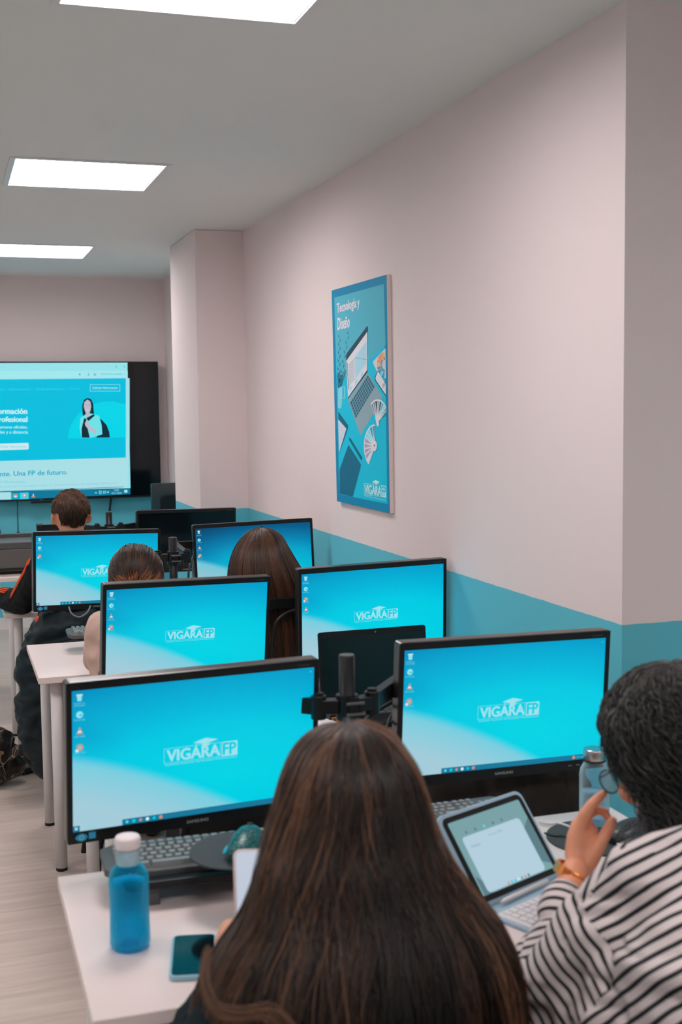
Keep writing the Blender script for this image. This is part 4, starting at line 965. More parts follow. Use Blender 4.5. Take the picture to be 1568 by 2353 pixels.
cv.poly([(x-.004, y-.016) for x, y in rrect(ww-.040, hh-.036, .008)], 'tab_page', 3)
cv.text('Notas', -ww/2+.03, -ww/2+.055, hh/2-.058, hh/2-.053, 'tab_ink', 4); cv.text('10 nov 2025', -.02, .02, hh/2-.048, hh/2-.0445, 'tab_ink', 4)
for i in range(6): cv.disc(-ww/2+.035+i*.026, hh/2-.027, .003, .003, ['tab_dim', 'tab_dim', 'scr_cyan', 'tab_dim', 'tab_dim', 'tab_ink'][i], 2)
for i in range(7): cv.disc(-.03+i*.010, -hh/2+.005, .0028, .0028, ['scr_orange', 'scr_logo_bg', 'scr_logo_bg', 'scr_white', 'tab_ink', 'scr_orange', 'tab_dim'][i], 4)
cv.done('display', t)

# ------------------------------------------------------------------ chairs
def make_chair():
    """black shell chair, front faces +Y, origin on the floor under the seat"""
    t = bpy.data.objects.new('classroom_chair', None); COL.objects.link(t); t.empty_display_size = .05
    bm = bmesh.new(); N, Mx = 12, 10; g = []
    for i in range(N+1):
        v = i/N
        g.append([bm.verts.new(((j/Mx-.5)*(.43-.05*v*v), .20-.42*v, .45+.02*((j/Mx-.5)*2)**2-.02*math.sin(PI*v)-(.015 if i == 0 else 0))) for j in range(Mx+1)])
    for i in range(N):
        for j in range(Mx): bm.faces.new((g[i][j], g[i][j+1], g[i+1][j+1], g[i+1][j]))
    s_ = obj('seat', bm, 'black_plastic', t, smooth=True); m = s_.modifiers.new('s', 'SOLIDIFY'); m.thickness = .02; m.offset = -1
    bm = bmesh.new(); g = []
    for i in range(N+1):
        v = i/N; wd = .40*(1-.18*v**3)*(1 if i < N else .93)
        g.append([bm.verts.new(((j/Mx-.5)*wd, -.215-.07*v+.045*((j/Mx-.5)*2)**2, .50+.34*v-.012*((j/Mx-.5)*2)**4*(v > .9))) for j in range(Mx+1)])
    for i in range(N):
        for j in range(Mx): bm.faces.new((g[i][j], g[i][j+1], g[i+1][j+1], g[i+1][j]))
    b_ = obj('backrest', bm, 'black_plastic', t, smooth=True); m = b_.modifiers.new('s', 'SOLIDIFY'); m.thickness = .018; m.offset = 0
    for sx in (-1, 1):
        bm = bmesh.new(); tube(bm, [(sx*.17, -.16, .425), (sx*.185, -.21, .43), (sx*.18, -.245, .50), (sx*.165, -.268, .72)], .010, 10); obj('back_support', bm, 'black_metal', t, smooth=True)
        for sy in (-1, 1):
            bm = bmesh.new(); tube(bm, [(sx*.15, sy*.13, .428), (sx*.21, sy*.20, .0)], .011, 12); obj('leg', bm, 'black_metal', t)
    return t
chair0 = make_chair(); chair_n = [0]
def chair(x, y, rz, label):
    o = chair0 if not chair_n[0] else copy_tree(chair0); chair_n[0] += 1
    o.location = (x, y, 0); o.rotation_euler = (0, 0, rz); return tag(o, label, 'chair', 'black classroom chairs')
chair(.53, 1.42, 0, 'black chair under the brunette woman nearest the camera')
ch_ = chair(.955, 1.385, -.1, 'black chair at the lower right corner behind the striped shirt'); ch_.scale = (1.06, 1.1, 1.17)
chair(.66, 3.02, 0, 'empty black chair showing under the nearest left monitor')
chair(1.36, 3.00, 0, 'black chair of the second row with the dark jacket draped over it')
chair(.655, 4.42, 0, 'black chair of the girl with tied-back auburn hair')
chair(1.09, 4.44, 0, 'black chair of the woman with long straight hair')
chair(.60, 5.68, 0, 'black chair under the puffer coat behind the boy')

# ------------------------------------------------------------------ coats and bag
def drape(name, rows, m, parent, amp, scale, stretch=(1, 1, 1), seed=0, vox=.012, n=40):
    """rows: (z, xl, xr, yfront, yback) cross-sections of a hanging coat"""
    bm = bmesh.new(); rg = []
    for z, xl, xr, yf, yb in rows:
        cx, cy, a, b = (xl+xr)/2, (yf+yb)/2, (xr-xl)/2, (yb-yf)/2
        rg.append([bm.verts.new((cx+a*abs(math.cos(q))**.75*(1 if math.cos(q) > 0 else -1), cy+b*abs(math.sin(q))**.75*(1 if math.sin(q) > 0 else -1), z)) for q in [2*PI*j/n for j in range(n)]])
    for i in range(len(rg)-1):
        for j in range(n): bm.faces.new((rg[i][j], rg[i][(j+1) % n], rg[i+1][(j+1) % n], rg[i+1][j]))
    bm.faces.new(rg[0]); bm.faces.new(rg[-1][::-1]); bmesh.ops.recalc_face_normals(bm, faces=bm.faces)
    bm = voxel(bm, vox, 3); wrinkle(bm, amp, scale, stretch, seed)
    for _ in range(2): bmesh.ops.smooth_vert(bm, verts=bm.verts, factor=.5, use_axis_x=True, use_axis_y=True, use_axis_z=True)
    return obj(name, bm, m, parent, smooth=True)
def cx_(x, y, Y): return onY(x, y, Y).x
def cz_(x, y, Y): return onY(x, y, Y).z
YP = 5.40
rows = []
for (xl, y, xr, d) in ((118, 1398, 210, .05), (98, 1414, 232, .08), (72, 1445, 236, .10), (52, 1480, 240, .115), (42, 1530, 242, .12), (38, 1575, 242, .12), (41, 1612, 242, .12), (40, 1655, 242, .125), (50, 1705, 240, .12), (68, 1742, 236, .11), (84, 1765, 230, .10), (98, 1786, 200, .07)):
    rows.append((cz_(xl, y, YP), cx_(xl, y, YP), cx_(xr, y, YP), YP-d, YP+.03+d*.35))
o = drape('puffer_coat', rows, 'puffer', None, .026, 9, (1, 1, 1.5), 3, .010)
tag(o, 'long black puffer coat hanging over the chair of the boy, nearly touching the floor', 'coat')
bm = bmesh.new(); tube(bm, spline([onY(112, 1783, YP-.1), onY(110, 1790, YP-.1), onY(114, 1797, YP-.1), onY(111, 1789, YP-.1)], 10), .0016, 6); obj('zip_pull', bm, 'steel', o)
bm = bmesh.new(); rr = onY(88, 1428, YP-.02); ell(bm, rr, (.014, .02, .024)); obj('orange_lining', bm, 'orange', o, smooth=True)['label'] = 'orange lining showing at the coat shoulder'
YJ = 2.755
rows = []
for (xl, y, xr, d) in ((1040, 1748, 1270, .04), (1000, 1772, 1292, .06), (984, 1800, 1312, .08), (976, 1840, 1334, .09), (970, 1880, 1338, .09), (968, 1950, 1342, .09), (968, 2050, 1345, .09), (975, 2200, 1340, .08), (1000, 2330, 1320, .07)):
    rows.append((cz_(xl, y, YJ), cx_(xl, y, YJ), cx_(xr, y, YJ), YJ-d, YJ+d))
o = drape('jacket', rows, 'jacket', None, .030, 10, (1.7, 1, .22), 8, .010)
tag(o, 'black draped jacket hanging over the second-row chair behind the tablet', 'jacket')
# marble-patterned bag on the floor with its strap
bg = onY(-6, 1740, 5.62)
t = empty('shoulder_bag', (bg.x, 5.62, 0), .1, 'dark marble-patterned bag slumped on the floor at the left edge', 'bag')
bm = bmesh.new()
ell(bm, (-.03, 0, .12), (.115, .10, .115)); ell(bm, (.0, .03, .19), (.075, .06, .07)); ell(bm, (.05, -.01, .10), (.07, .06, .075)); ell(bm, (-.08, .02, .09), (.10, .09, .09))
bm = voxel(bm, .009, 2); wrinkle(bm, .014, 11, seed=5)
for v in bm.verts: v.co.z = max(v.co.z, .002)
obj('pouch', bm, 'marble_bag', t, smooth=True)
def inl(o_, p): q = p-Vector(o_.location); c, s_ = math.cos(-o_.rotation_euler.z), math.sin(-o_.rotation_euler.z); return Vector((q.x*c-q.y*s_, q.x*s_+q.y*c, q.z))
def ribbon(bm, pts, w_, th, n=40, upv=Vector((0, 0, 1))):
    ps = spline(pts, n); rg = []
    for i, p in enumerate(ps):
        tn = (ps[min(i+1, n)]-ps[max(i-1, 0)]).normalized(); sd = tn.cross(upv)
        sd = sd.normalized() if sd.length > 1e-4 else Vector((1, 0, 0)); nn = sd.cross(tn)
        rg.append([bm.verts.new(p+sd*a*w_/2+nn*b*th/2) for a, b in ((-1, -1), (1, -1), (1, 1), (-1, 1))])
    for i in range(n):
        for j in range(4): bm.faces.new((rg[i][j], rg[i][(j+1) % 4], rg[i+1][(j+1) % 4], rg[i+1][j]))
    bm.faces.new(rg[0][::-1]); bm.faces.new(rg[-1])
bm = bmesh.new(); ribbon(bm, [inl(t, onY(8, 1750, 5.58)), inl(t, onY(26, 1735, 5.52)), inl(t, onY(46, 1722, 5.50)), inl(t, onY(62, 1738, 5.50)), inl(t, onY(80, 1756, 5.50))], .045, .006, upv=Vector((0, -.75, .65)))
obj('strap', bm, 'marble_bag', t, smooth=True)
bm = bmesh.new(); q = [onZ(x, y, .012) for x, y in ((-25, 1772), (10, 1775), (45, 1772), (84, 1762))]; ribbon(bm, [inl(t, a) for a in q], .07, .016)
obj('floor_strap', bm, 'marble_bag', t, smooth=True)
bm = bmesh.new(); tube(bm, spline([inl(t, onY(24, 1712, 5.56)), inl(t, onY(30, 1696, 5.56)), inl(t, onY(26, 1716, 5.54)), inl(t, onY(22, 1735, 5.56))], 16), .009, 8, round_ends=True); obj('handle', bm, 'black_plastic', t, smooth=True)

# ------------------------------------------------------------------ people
def head_parts(bm, c, rot, k=1.0, jaw=True, ears=True):
    """c = middle of the skull; rot turns local axes (x right, y face, z up) to world"""
    Rm = rot.to_matrix()
    def e(p, r, rr=None):
        q = rot if rr is None else (Rm @ rr.to_matrix()).to_euler()
        ell(bm, c+Rm @ (Vector(p)*k), Vector(r)*k, q, 20)
    e((0, -.012, .012), (.074, .092, .088)); e((0, .005, -.03), (.066, .078, .075)); e((0, .035, -.068), (.050, .052, .050)); e((0, .062, -.092), (.026, .022, .022))
    e((0, .06, .02), (.055, .035, .04)); e((0, .088, -.022), (.011, .017, .026)); e((0, .099, -.038), (.015, .013, .011))
    for s in (-1, 1):
        e((s*.036, .072, -.036), (.024, .022, .022)); e((s*.031, .080, .012), (.026, .012, .009))
        if ears:
            e((s*.080, -.010, -.014), (.010, .020, .033), Euler((.15, -s*.30, s*.55))); e((s*.078, -.004, -.040), (.008, .010, .013))
    e((0, .083, -.064), (.022, .012, .007)); e((0, .081, -.074), (.018, .012, .008))
def face_features(parent, c, rot, k=1.0):
    Rm = rot.to_matrix()
    for s in (-1, 1):
        bm = bmesh.new(); ell(bm, c+Rm @ (Vector((s*.031, .076, -.006))*k), Vector((.0135, .012, .0095))*k, rot, 12); ey = obj('eye', bm, 'eye_white', parent, smooth=True)
        bm = bmesh.new(); ell(bm, c+Rm @ (Vector((s*.031, .0855, -.007))*k), Vector((.006, .0035, .006))*k, rot, 10); obj('iris', bm, 'iris', ey, smooth=True)
        bm = bmesh.new(); tube(bm, [c+Rm @ (Vector(p)*k) for p in ((s*.016, .089, .016), (s*.032, .090, .021), (s*.047, .080, .015))], [.0025, .003, .0015], 8); obj('eyebrow', bm, 'iris', parent, smooth=True)
    bm = bmesh.new(); ell(bm, c+Rm @ (Vector((0, .0905, -.069))*k), Vector((.020, .006, .007))*k, rot, 12); obj('lips', bm, 'lip', parent, smooth=True)
FING = [(-.030, .062, .0088, (.030, .020, .017)), (-.010, .070, .0092, (.038, .026, .019)), (.010, .072, .0095, (.042, .028, .020)), (.030, .068, .0095, (.038, .024, .019))]
def hand(bm, wrist, d, nrm, side, curl=.5, k=1.0):
    """simple relaxed hand: d finger direction, nrm back-of-hand normal, side +1 when the thumb is on +x"""
    d = d.normalized(); x = d.cross(nrm).normalized(); nrm = x.cross(d).normalized()
    P = lambda a, b, c: wrist+(x*a+d*b+nrm*c)*k
    tube(bm, [P(0, -.02, 0), P(0, .02, 0), P(0, .05, 0), P(0, .075, 0)], [(.017*k, .024*k), (.015*k, .036*k), (.0135*k, .042*k), (.011*k, .040*k)], 14, round_ends=True, ref=nrm)
    for fx, fy, fr, ls in FING:
        fx *= side; p = P(fx, fy, 0); dd = d.copy(); pts = [P(fx*.8, fy-.03, 0), p]; a = 0
        for l in ls:
            a += curl*.8; dd = (d*math.cos(a)-nrm*math.sin(a)).normalized(); p = p+dd*l*k; pts.append(p)
        tube(bm, pts, [fr*k, fr*k, fr*.95*k, fr*.88*k, fr*.75*k], 10, round_ends=True)
    pts = [P(side*.02, .0, -.004), P(side*.042, .024, -.012), P(side*.052, .050, -.022), P(side*.046, .074, -.032)]
    tube(bm, pts, [.014*k, .0125*k, .010*k, .0085*k], 10, round_ends=True)
def person(name, label, hc, hrot, hip, arms, skin, top, bottoms='jeans', sh_w=.19, knee_y=.42, vox=.007, neckbend=0, custom_top=None, hands=(True, True), waist=.13, loose=.010, handcurl=.6):
    """arms: [(shoulder, elbow, wrist, hand_dir, hand_normal)] for left then right; every joint in world space"""
    hc = Vector(hc); hip = Vector(hip); Rm = hrot.to_matrix()
    shm = (Vector(arms[0][0])+Vector(arms[1][0]))/2; neck0 = shm+Vector((0, -.0, .03)); neck1 = hc+Rm @ Vector((0, -.025, -.07))
    bm = bmesh.new()
    head_parts(bm, hc, hrot)
    tube(bm, [neck0-Vector((0, 0, .03)), neck0, neck1, neck1+Rm @ Vector((0, .01, .05))], [(.060, .07), .055, .050, .05], 16, round_ends=True)
    def torso(b, e):
        mid = (hip+shm)/2+Vector((0, -.02, 0))
        shx = (Vector(arms[1][0])-Vector(arms[0][0])); ref = Vector((shx.x, shx.y, shx.z)).normalized().cross((shm-hip).normalized())
        tube(b, [hip+Vector((0, 0, -.02)), hip*.7+mid*.3, mid, mid*.4+shm*.6, shm+Vector((0, 0, -.01))], [(.105+e, .165+e), (.10+e, waist+.01+e), (.10+e, waist+.012+e), (.105+e, .160+e), (.075+e, .145+e)], 24, round_ends=True, ref=ref)
        tube(b, [Vector(arms[0][0])*.92+shm*.08, shm+Vector((0, 0, .012)), Vector(arms[1][0])*.92+shm*.08], [.050+e, .060+e, .050+e], 16, round_ends=True)
    def arm(b, A, e, cut=0.0):
        s_, el, wr = map(Vector, A[:3]); fa = (wr-el)
        tube(b, [s_, s_*.5+el*.5, el], [.052+e, .045+e, .040+e], 16, round_ends=True)
        tube(b, [el, el+fa*.35, el+fa*(1-cut)], [.040+e, .038+e, .026+e], 16, round_ends=cut == 0)
    torso(bm, 0)
    for i, A in enumerate(arms):
        arm(bm, A, -.004)
        if hands[i]: hand(bm, Vector(A[2]), Vector(A[3]), Vector(A[4]), 1 if i == 0 else -1, handcurl)
    feet = []
    fwd = Vector((0, 1, 0))
    for s in (-1, 1):
        h_ = hip+Vector((s*.085, .0, .0)); kn = Vector((hip.x+s*.11, hip.y+knee_y, .52)); an = Vector((hip.x+s*.10, hip.y+knee_y-.02, .09))
        tube(bm, [h_, (h_+kn)/2, kn], [.085, .072, .055], 16, round_ends=True); tube(bm, [kn, kn*.6+an*.4, an], [.053, .052, .035], 16, round_ends=True)
        tube(bm, [an, an+Vector((0, .03, -.05)), an+Vector((0, .12, -.062))], [.034, .034, .024], 12, round_ends=True); feet.append(an)
    bm = voxel(bm, vox, 2)
    body = obj(name, bm, skin, smooth=True); tag(body, label, 'person')
    face_features(body, hc, hrot)
    bm = bmesh.new()
    for s in (-1, 1):
        h_ = hip+Vector((s*.085, .0, .0)); kn = Vector((hip.x+s*.11, hip.y+knee_y, .52)); an = Vector((hip.x+s*.10, hip.y+knee_y-.02, .10))
        tube(bm, [h_, (h_+kn)/2, kn], [.095, .082, .066], 16, round_ends=True); tube(bm, [kn, kn*.6+an*.4, an], [.066, .066, .055], 16, round_ends=True)
    tube(bm, [hip+Vector((0, 0, -.04)), hip+Vector((0, 0, .06))], [(.118, .18), (.112, .165)], 20, round_ends=True, ref=(0, 1, 0))
    bm = voxel(bm, .012, 1); wrinkle(bm, .006, 14); obj('trousers', bm, bottoms, body, smooth=True)
    for an in feet:
        bm = bmesh.new(); tube(bm, [an+Vector((0, -.03, -.05)), an+Vector((0, .05, -.052)), an+Vector((0, .16, -.062))], [(.038, .042), (.040, .046), (.026, .036)], 14, round_ends=True, ref=(0, 0, 1)); obj('shoe', bm, 'shoe', body, smooth=True)
    if custom_top: custom_top(body, torso, arm)
    else:
        bm = bmesh.new(); torso(bm, loose)
        for A in arms: arm(bm, A, loose, .04)
        tube(bm, [neck0-Vector((0, 0, .05)), neck0+Vector((0, 0, .005))], [.075, .066], 16)
        bm = voxel(bm, .008, 2); wrinkle(bm, .008, 13, (1, 1, .8), 2); obj('top', bm, top, body, smooth=True)
    return body

# --- hair: bundles of single strands, every strand with its own tone
def strands(name, paths, m, parent, rad=.0012, sides=4, taper=True):
    verts = []; faces = []; tone = []
    for pts, r, tn in paths:
        k = len(pts); base = len(verts); prev = None
        for i in range(k):
            t_ = (pts[min(i+1, k-1)]-pts[max(i-1, 0)]); t_ = t_.normalized() if t_.length > 0 else Vector((0, 0, -1))
            a = prev if prev is not None else t_.orthogonal(); b = t_.cross(a)
            if b.length < 1e-5: a = t_.orthogonal(); b = t_.cross(a)
            b.normalize(); a = b.cross(t_).normalized(); prev = a
            f = 1 if not taper else min(1, (k-i)/(k*.25))*.9+.1
            for j in range(sides):
                q = 2*PI*j/sides; verts.append(pts[i]+a*(r*f*math.cos(q))+b*(r*f*math.sin(q))); tone.append(tn)
        for i in range(k-1):
            for j in range(sides):
                o_ = base+i*sides; faces.append((o_+j, o_+(j+1) % sides, o_+sides+(j+1) % sides, o_+sides+j))
    me = bpy.data.meshes.new(name); me.from_pydata(verts, [], faces); me.materials.append(M[m])
    at = me.attributes.new('tone', 'FLOAT', 'POINT'); at.data.foreach_set('value', tone)
    me.polygons.foreach_set('use_smooth', [True]*len(me.polygons))
    return link(name, me, parent)
def env_at(env, u):
    k = len(env)-1; t = max(0, min(.9999, u))*k; i = int(t); s = t-i
    p0, p1, p2, p3 = env[max(i-1, 0)], env[i], env[i+1], env[min(i+2, k)]
    return [.5*((2*b)+(-a+c)*s+(2*a-5*b+4*c-d)*s*s+(-a+3*b-3*c+d)*s**3) for a, b, c, d in zip(p0, p1, p2, p3)]
def env_hair(name, env, th0, th1, n, m, parent, seg=26, rad=.0013, amp=.006, wave=.004, clumps=60, end=(.86, 1.0), shell=True, toner=None, part=0.0, curl=None, yaw=0, sides=4, mid_end=None):
    """env rows (z, cx, cy, a, b) from crown to tips; angle 0 faces the camera side (-Y)"""
    rnd = random.Random(len(name)*7+n); cl = [rnd.uniform(th0, th1) for _ in range(clumps)]; clt = [rnd.random() for _ in cl]; paths = []
    def S_(th, u, off=0):
        z, cx, cy, a, b = env_at(env, u); return Vector((cx+(max(a, 0)+off)*math.sin(th+yaw), cy-(max(b, 0)+off)*math.cos(th+yaw), z+off*.3*(1-u)))
    for i in range(n):
        ci = rnd.randrange(clumps); th = cl[ci]+rnd.gauss(0, (th1-th0)/clumps*1.1); th = max(th0, min(th1, th)); dep = rnd.random()
        off0 = -.010+.013*dep+rnd.gauss(0, .001); ph, fq = rnd.uniform(0, 6.28), rnd.uniform(.6, 1.6); cph = ci*1.7
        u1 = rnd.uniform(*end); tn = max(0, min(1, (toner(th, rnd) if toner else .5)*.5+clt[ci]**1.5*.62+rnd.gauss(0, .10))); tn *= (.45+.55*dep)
        pts = []
        for k in range(seg+1):
            u = .0+u1*k/seg
            tt = th+wave/max(.03, env_at(env, u)[3])*(math.sin(cph+u*7*fq)+.4*math.sin(ph+u*13))*min(1, u*2)
            p = S_(tt, u, off0+amp*math.sin(cph*2+u*5)*u)
            if curl:
                ca, cf = curl; w_ = ca*min(1, u*3); p = p+Vector((math.cos(ph+u*cf*fq), math.sin(ph+u*cf*fq), .6*math.sin(ph*2+u*cf*fq)))*w_
            pts.append(p)
        paths.append((pts, rad*rnd.uniform(.7, 1.25), tn))
    o = strands(name, paths, m, parent, sides=sides)
    if shell:
        bm = bmesh.new(); rg = []; NS = 36
        for k in range(31):
            u = k/30*.97; rg.append([bm.verts.new(S_(th0+(th1-th0)*j/NS, u, -.012)) for j in range(NS+1)])
        for k in range(30):
            for j in range(NS): bm.faces.new((rg[k][j], rg[k][j+1], rg[k+1][j+1], rg[k+1][j]))
        s_ = obj('under_hair', bm, m, o, smooth=True); md = s_.modifiers.new('s', 'SOLIDIFY'); md.thickness = .008; md.offset = 1
    return o
V = Vector
# 1. brunette woman nearest the camera
W1 = person('person', 'woman with very long dark brown hair and dark top, nearest the camera, seen from behind', (.522, 1.625, 1.112), Euler((-.42, 0, 0)), (.53, 1.50, .54),
    [((.365, 1.535, .885), (.268, 1.55, .770), (.40, 1.84, .79), (.12, .2, .12), (0, -.5, .8)), ((.690, 1.555, .885), (.735, 1.66, .775), (.68, 1.88, .77), (-.2, .6, -.03), (0, 0, 1))],
    'skin', 'dark_top', vox=.008, waist=.115, loose=.010)
ENV1 = []
for y, a, b_, dpt, Yc in ((1660, 796, 806, .0, 1.62), (1662, 774, 828, .03, 1.617), (1670, 748, 856, .05, 1.615), (1690, 714, 892, .068, 1.61), (1725, 684, 918, .088, 1.605), (1770, 662, 944, .100, 1.60), (1830, 643, 964, .104, 1.595), (1900, 622, 984, .102, 1.585), (1960, 606, 1006, .100, 1.57),
                   (2020, 588, 1036, .108, 1.565), (2080, 562, 1078, .122, 1.56), (2150, 508, 1125, .140, 1.555), (2230, 468, 1158, .152, 1.55), (2310, 452, 1176, .158, 1.55), (2400, 450, 1182, .155, 1.54), (2520, 462, 1170, .15, 1.53), (2680, 490, 1140, .14, 1.52)):
    p, q = onY(a, y, Yc), onY(b_, y, Yc); ENV1.append(((p.z+q.z)/2, (p.x+q.x)/2, Yc, (q.x-p.x)/2, dpt))
env_hair('hair', ENV1, -1.75, 1.75, 5200, 'hair_dark_brown', W1, seg=34, rad=.0011, amp=.010, wave=.018, clumps=85, end=(.84, 1.0), toner=lambda th, r: .28+.35*abs(math.sin(th))+.35*noise.noise(V((th*4, 0, 3)))+(.25 if abs(th) > .8 else 0))
# a loose lock curving over the dark shoulder at the left
paths = []
rn = random.Random(3)
for i in range(40):
    j = V((rn.gauss(0, .002), rn.gauss(0, .002), rn.gauss(0, .002)))
    base = [atD(478, 2180, 1.50), atD(470, 2255, 1.47), atD(500, 2318, 1.45), atD(560, 2330, 1.45), atD(610, 2322, 1.45), atD(650, 2352, 1.45), atD(680, 2390, 1.45)]
    paths.append((spline([b_+j*(1+k*.3) for k, b_ in enumerate(base)], 24), .0009, rn.uniform(.6, 1)))
strands('loose_lock', paths, 'hair_dark_brown', W1)

# 3. woman with long straight brown hair, third row
W3 = person('person', 'woman with long straight brown hair seen from behind before the dim third-row monitor', (1.040, 4.235, 1.128), Euler((-.35, 0, -.05)), (1.06, 4.345, .54),
    [((.905, 4.26, .90), (.87, 4.36, .765), (.93, 4.56, .765), (.1, .6, 0), (0, 0, 1)), ((1.205, 4.26, .90), (1.26, 4.36, .765), (1.18, 4.56, .765), (-.1, .6, 0), (0, 0, 1))],
    'skin', 'brown_top', vox=.010, sh_w=.17)
ENV3 = []
for y, a, b_, dpt, Yc in ((1213, 598, 602, .0, 4.24), (1218, 578, 624, .03, 4.235), (1232, 560, 644, .06, 4.23), (1255, 543, 657, .085, 4.22), (1285, 532, 674, .10, 4.21), (1320, 527, 694, .105, 4.20), (1370, 528, 716, .105, 4.195), (1430, 540, 726, .10, 4.19), (1500, 555, 724, .095, 4.185), (1560, 570, 716, .08, 4.18), (1610, 590, 705, .06, 4.18)):
    p, q = onY(a, y, Yc), onY(b_, y, Yc); ENV3.append(((p.z+q.z)/2, (p.x+q.x)/2, Yc, (q.x-p.x)/2, dpt))
env_hair('hair', ENV3, -1.7, 1.7, 3200, 'hair_brown', W3, seg=28, rad=.0011, amp=.003, wave=.005, clumps=80, end=(.9, 1.0), toner=lambda th, r: .30+.35*(math.sin(th*5+1) > .1)+.15*r.random())

# 4. girl with tied-back auburn hair and beige sleeve
G_hc = onY(314, 1308, 4.25)
ew, ee = onY(225, 1408, 4.25), onY(228, 1490, 4.30)
W4 = person('person', 'girl with tied-back auburn hair and loose beige sweater, between the left monitors', (G_hc.x, 4.27, 1.092), Euler((-.22, 0, -.06)), (.62, 4.34, .54),
    [((.515, 4.28, .905), (.500, 4.335, .800), (.58, 4.52, .765), (.3, .5, 0), (0, 0, 1)), ((.735, 4.29, .875), (.78, 4.35, .785), (.70, 4.54, .765), (-.1, .6, 0), (0, 0, 1))],
    'skin_warm', 'beige_knit', vox=.009, sh_w=.16, loose=.022)
def cap_hair(name, hc, rot, r, n, m, parent, aim, hairline, length=None, rad=.0010, lift=.004, toner=None, seed=1, seg=9, jit=.15, shell=True, spin=None):
    """strands lying on the skull, running toward aim (a local direction); length limits them for short hair"""
    rn = random.Random(seed); Rm = rot.to_matrix(); A = V(aim).normalized(); paths = []
    def P(d, off): return hc+Rm @ V((d.x*(r[0]+off), d.y*(r[1]+off), d.z*(r[2]+off)))
    k_ = 0
    while len(paths) < n:
        d = V((rn.gauss(0, 1), rn.gauss(0, 1), rn.gauss(0, 1))).normalized()
        if not hairline(d): continue
        end = A if length is None else None; pts = []; q = d.copy(); lf = lift*rn.uniform(.2, 1.4); cn = noise.noise(d*5+V((seed, 0, 0)))
        for i in range(seg+1):
            s = i/seg
            if length is None:
                ang = d.angle(A); q = d.slerp(A, s*.97) if ang > .01 else d
                ax_ = d.cross(A); ax_ = ax_.normalized() if ax_.length > .01 else V((1, 0, 0)); q = (q+ax_*(jit*cn*math.sin(PI*s))).normalized()
                pts.append(P(q, .002+lf*math.sin(PI*min(1, s*1.05+.02))))
            else:
                fl = (A-q*A.dot(q)); fl = fl.normalized() if fl.length > .05 else V((0, -1, 0))
                if spin: fl = (fl+spin*q.cross(A).normalized()*cn*2.2).normalized()
                pts.append(P(q, .0015+lf*s)); q = (q+fl*(length/seg/r[2])).normalized()
        tn = max(0, min(1, (toner(d, rn) if toner else .5)+rn.gauss(0, .13))); paths.append((pts, rad*rn.uniform(.7, 1.3), tn))
    o = strands(name, paths, m, parent)
    if shell:
        bm = bmesh.new(); bmesh.ops.create_uvsphere(bm, u_segments=40, v_segments=28, radius=1)
        bad = [v for v in bm.verts if not hairline(v.co.normalized()*1)]; bmesh.ops.delete(bm, geom=bad, context='VERTS')
        for v in bm.verts: v.co = P(v.co.normalized(), .001)
        obj('under_hair', bm, m, o, smooth=True)
    return o
R4 = Euler((-.22, 0, -.06)); hc4 = V((G_hc.x, 4.27, 1.092))
def line4(d): return d.z > -.75 and (d.y < .55 or d.z > .45) and not (abs(d.x) > .80 and d.z < -.05 and d.y > -.2)
cap_hair('hair', hc4+R4.to_matrix() @ V((0, -.012, .006)), R4, (.079, .099, .095), 5200, 'hair_auburn', W4, (-.16, -.80, -.60), line4, lift=.012, jit=.34, seed=4, seg=12,
         toner=lambda d, r: .20+.9*max(0, noise.noise(V((d.x*6, d.y*2, d.z*3+2))))+(.42 if d.z < .35 and d.y < 0 else 0))
bm = bmesh.new(); bun = hc4+R4.to_matrix() @ V((-.015, -.105, -.085))
pth = []; rn = random.Random(9)
for i in range(300):
    a0 = rn.uniform(0, 6.28); tl = rn.uniform(.4, 1.0); rr_ = .018+.014*rn.random()
    pth.append(([bun+V((rr_*math.cos(a0+s*5), -.016*tl+.004*math.sin(s*9+i), rr_*math.sin(a0+s*5))) for s in [k/14 for k in range(15)]], .0012, rn.uniform(.3, 1)))
bu = strands('hair_bun', pth, 'hair_auburn', W4); bm = bmesh.new(); ell(bm, bun, (.028, .024, .028)); obj('bun_core', bm, 'hair_auburn', bu, smooth=True)

# 5. boy with short hair and black tracksuit with orange stripes
hb = onY(163, 1186, 5.67); RB = Euler((-.12, 0, .03)); hcB = V((hb.x, 5.67, 1.207))
sh_l = V((.415, 5.63, .985)); el_l = onY(50, 1386, 5.86); el_l.z = DZ+.052; wr_l = onY(-8, 1372, 6.02); wr_l.z = DZ+.065
B5 = person('person', 'boy with short brown hair and black tracksuit top, leaning an elbow on the desk', tuple(hcB), RB, (.53, 5.66, .54),
    [(tuple(sh_l), tuple(el_l), tuple(wr_l), (-.3, .25, .35), (.2, -.8, .5)), ((.70, 5.64, .985), (.77, 5.78, .80), (.66, 5.99, .77), (-.2, .5, 0), (0, 0, 1))],
    'skin_warm', 'track_black', 'track_black', vox=.008, waist=.14, loose=.016)
def lineB(d): return d.z > -.62+.25*abs(d.x) and (d.y < .62 or d.z > .5) and not (abs(d.x) > .72 and d.z < .10 and d.y > -.62)
cap_hair('hair', hcB+RB.to_matrix() @ V((0, -.012, .010)), RB, (.0775, .096, .093), 7000, 'hair_short', B5, (0, -.35, -.93), lineB, length=.030, rad=.0009, lift=.007, seed=6, seg=5, spin=.5,
         toner=lambda d, r: .30+.6*max(0, d.z)+.5*noise.noise(d*4))  # highlight on top of the head put into the strand tones
bm = bmesh.new()
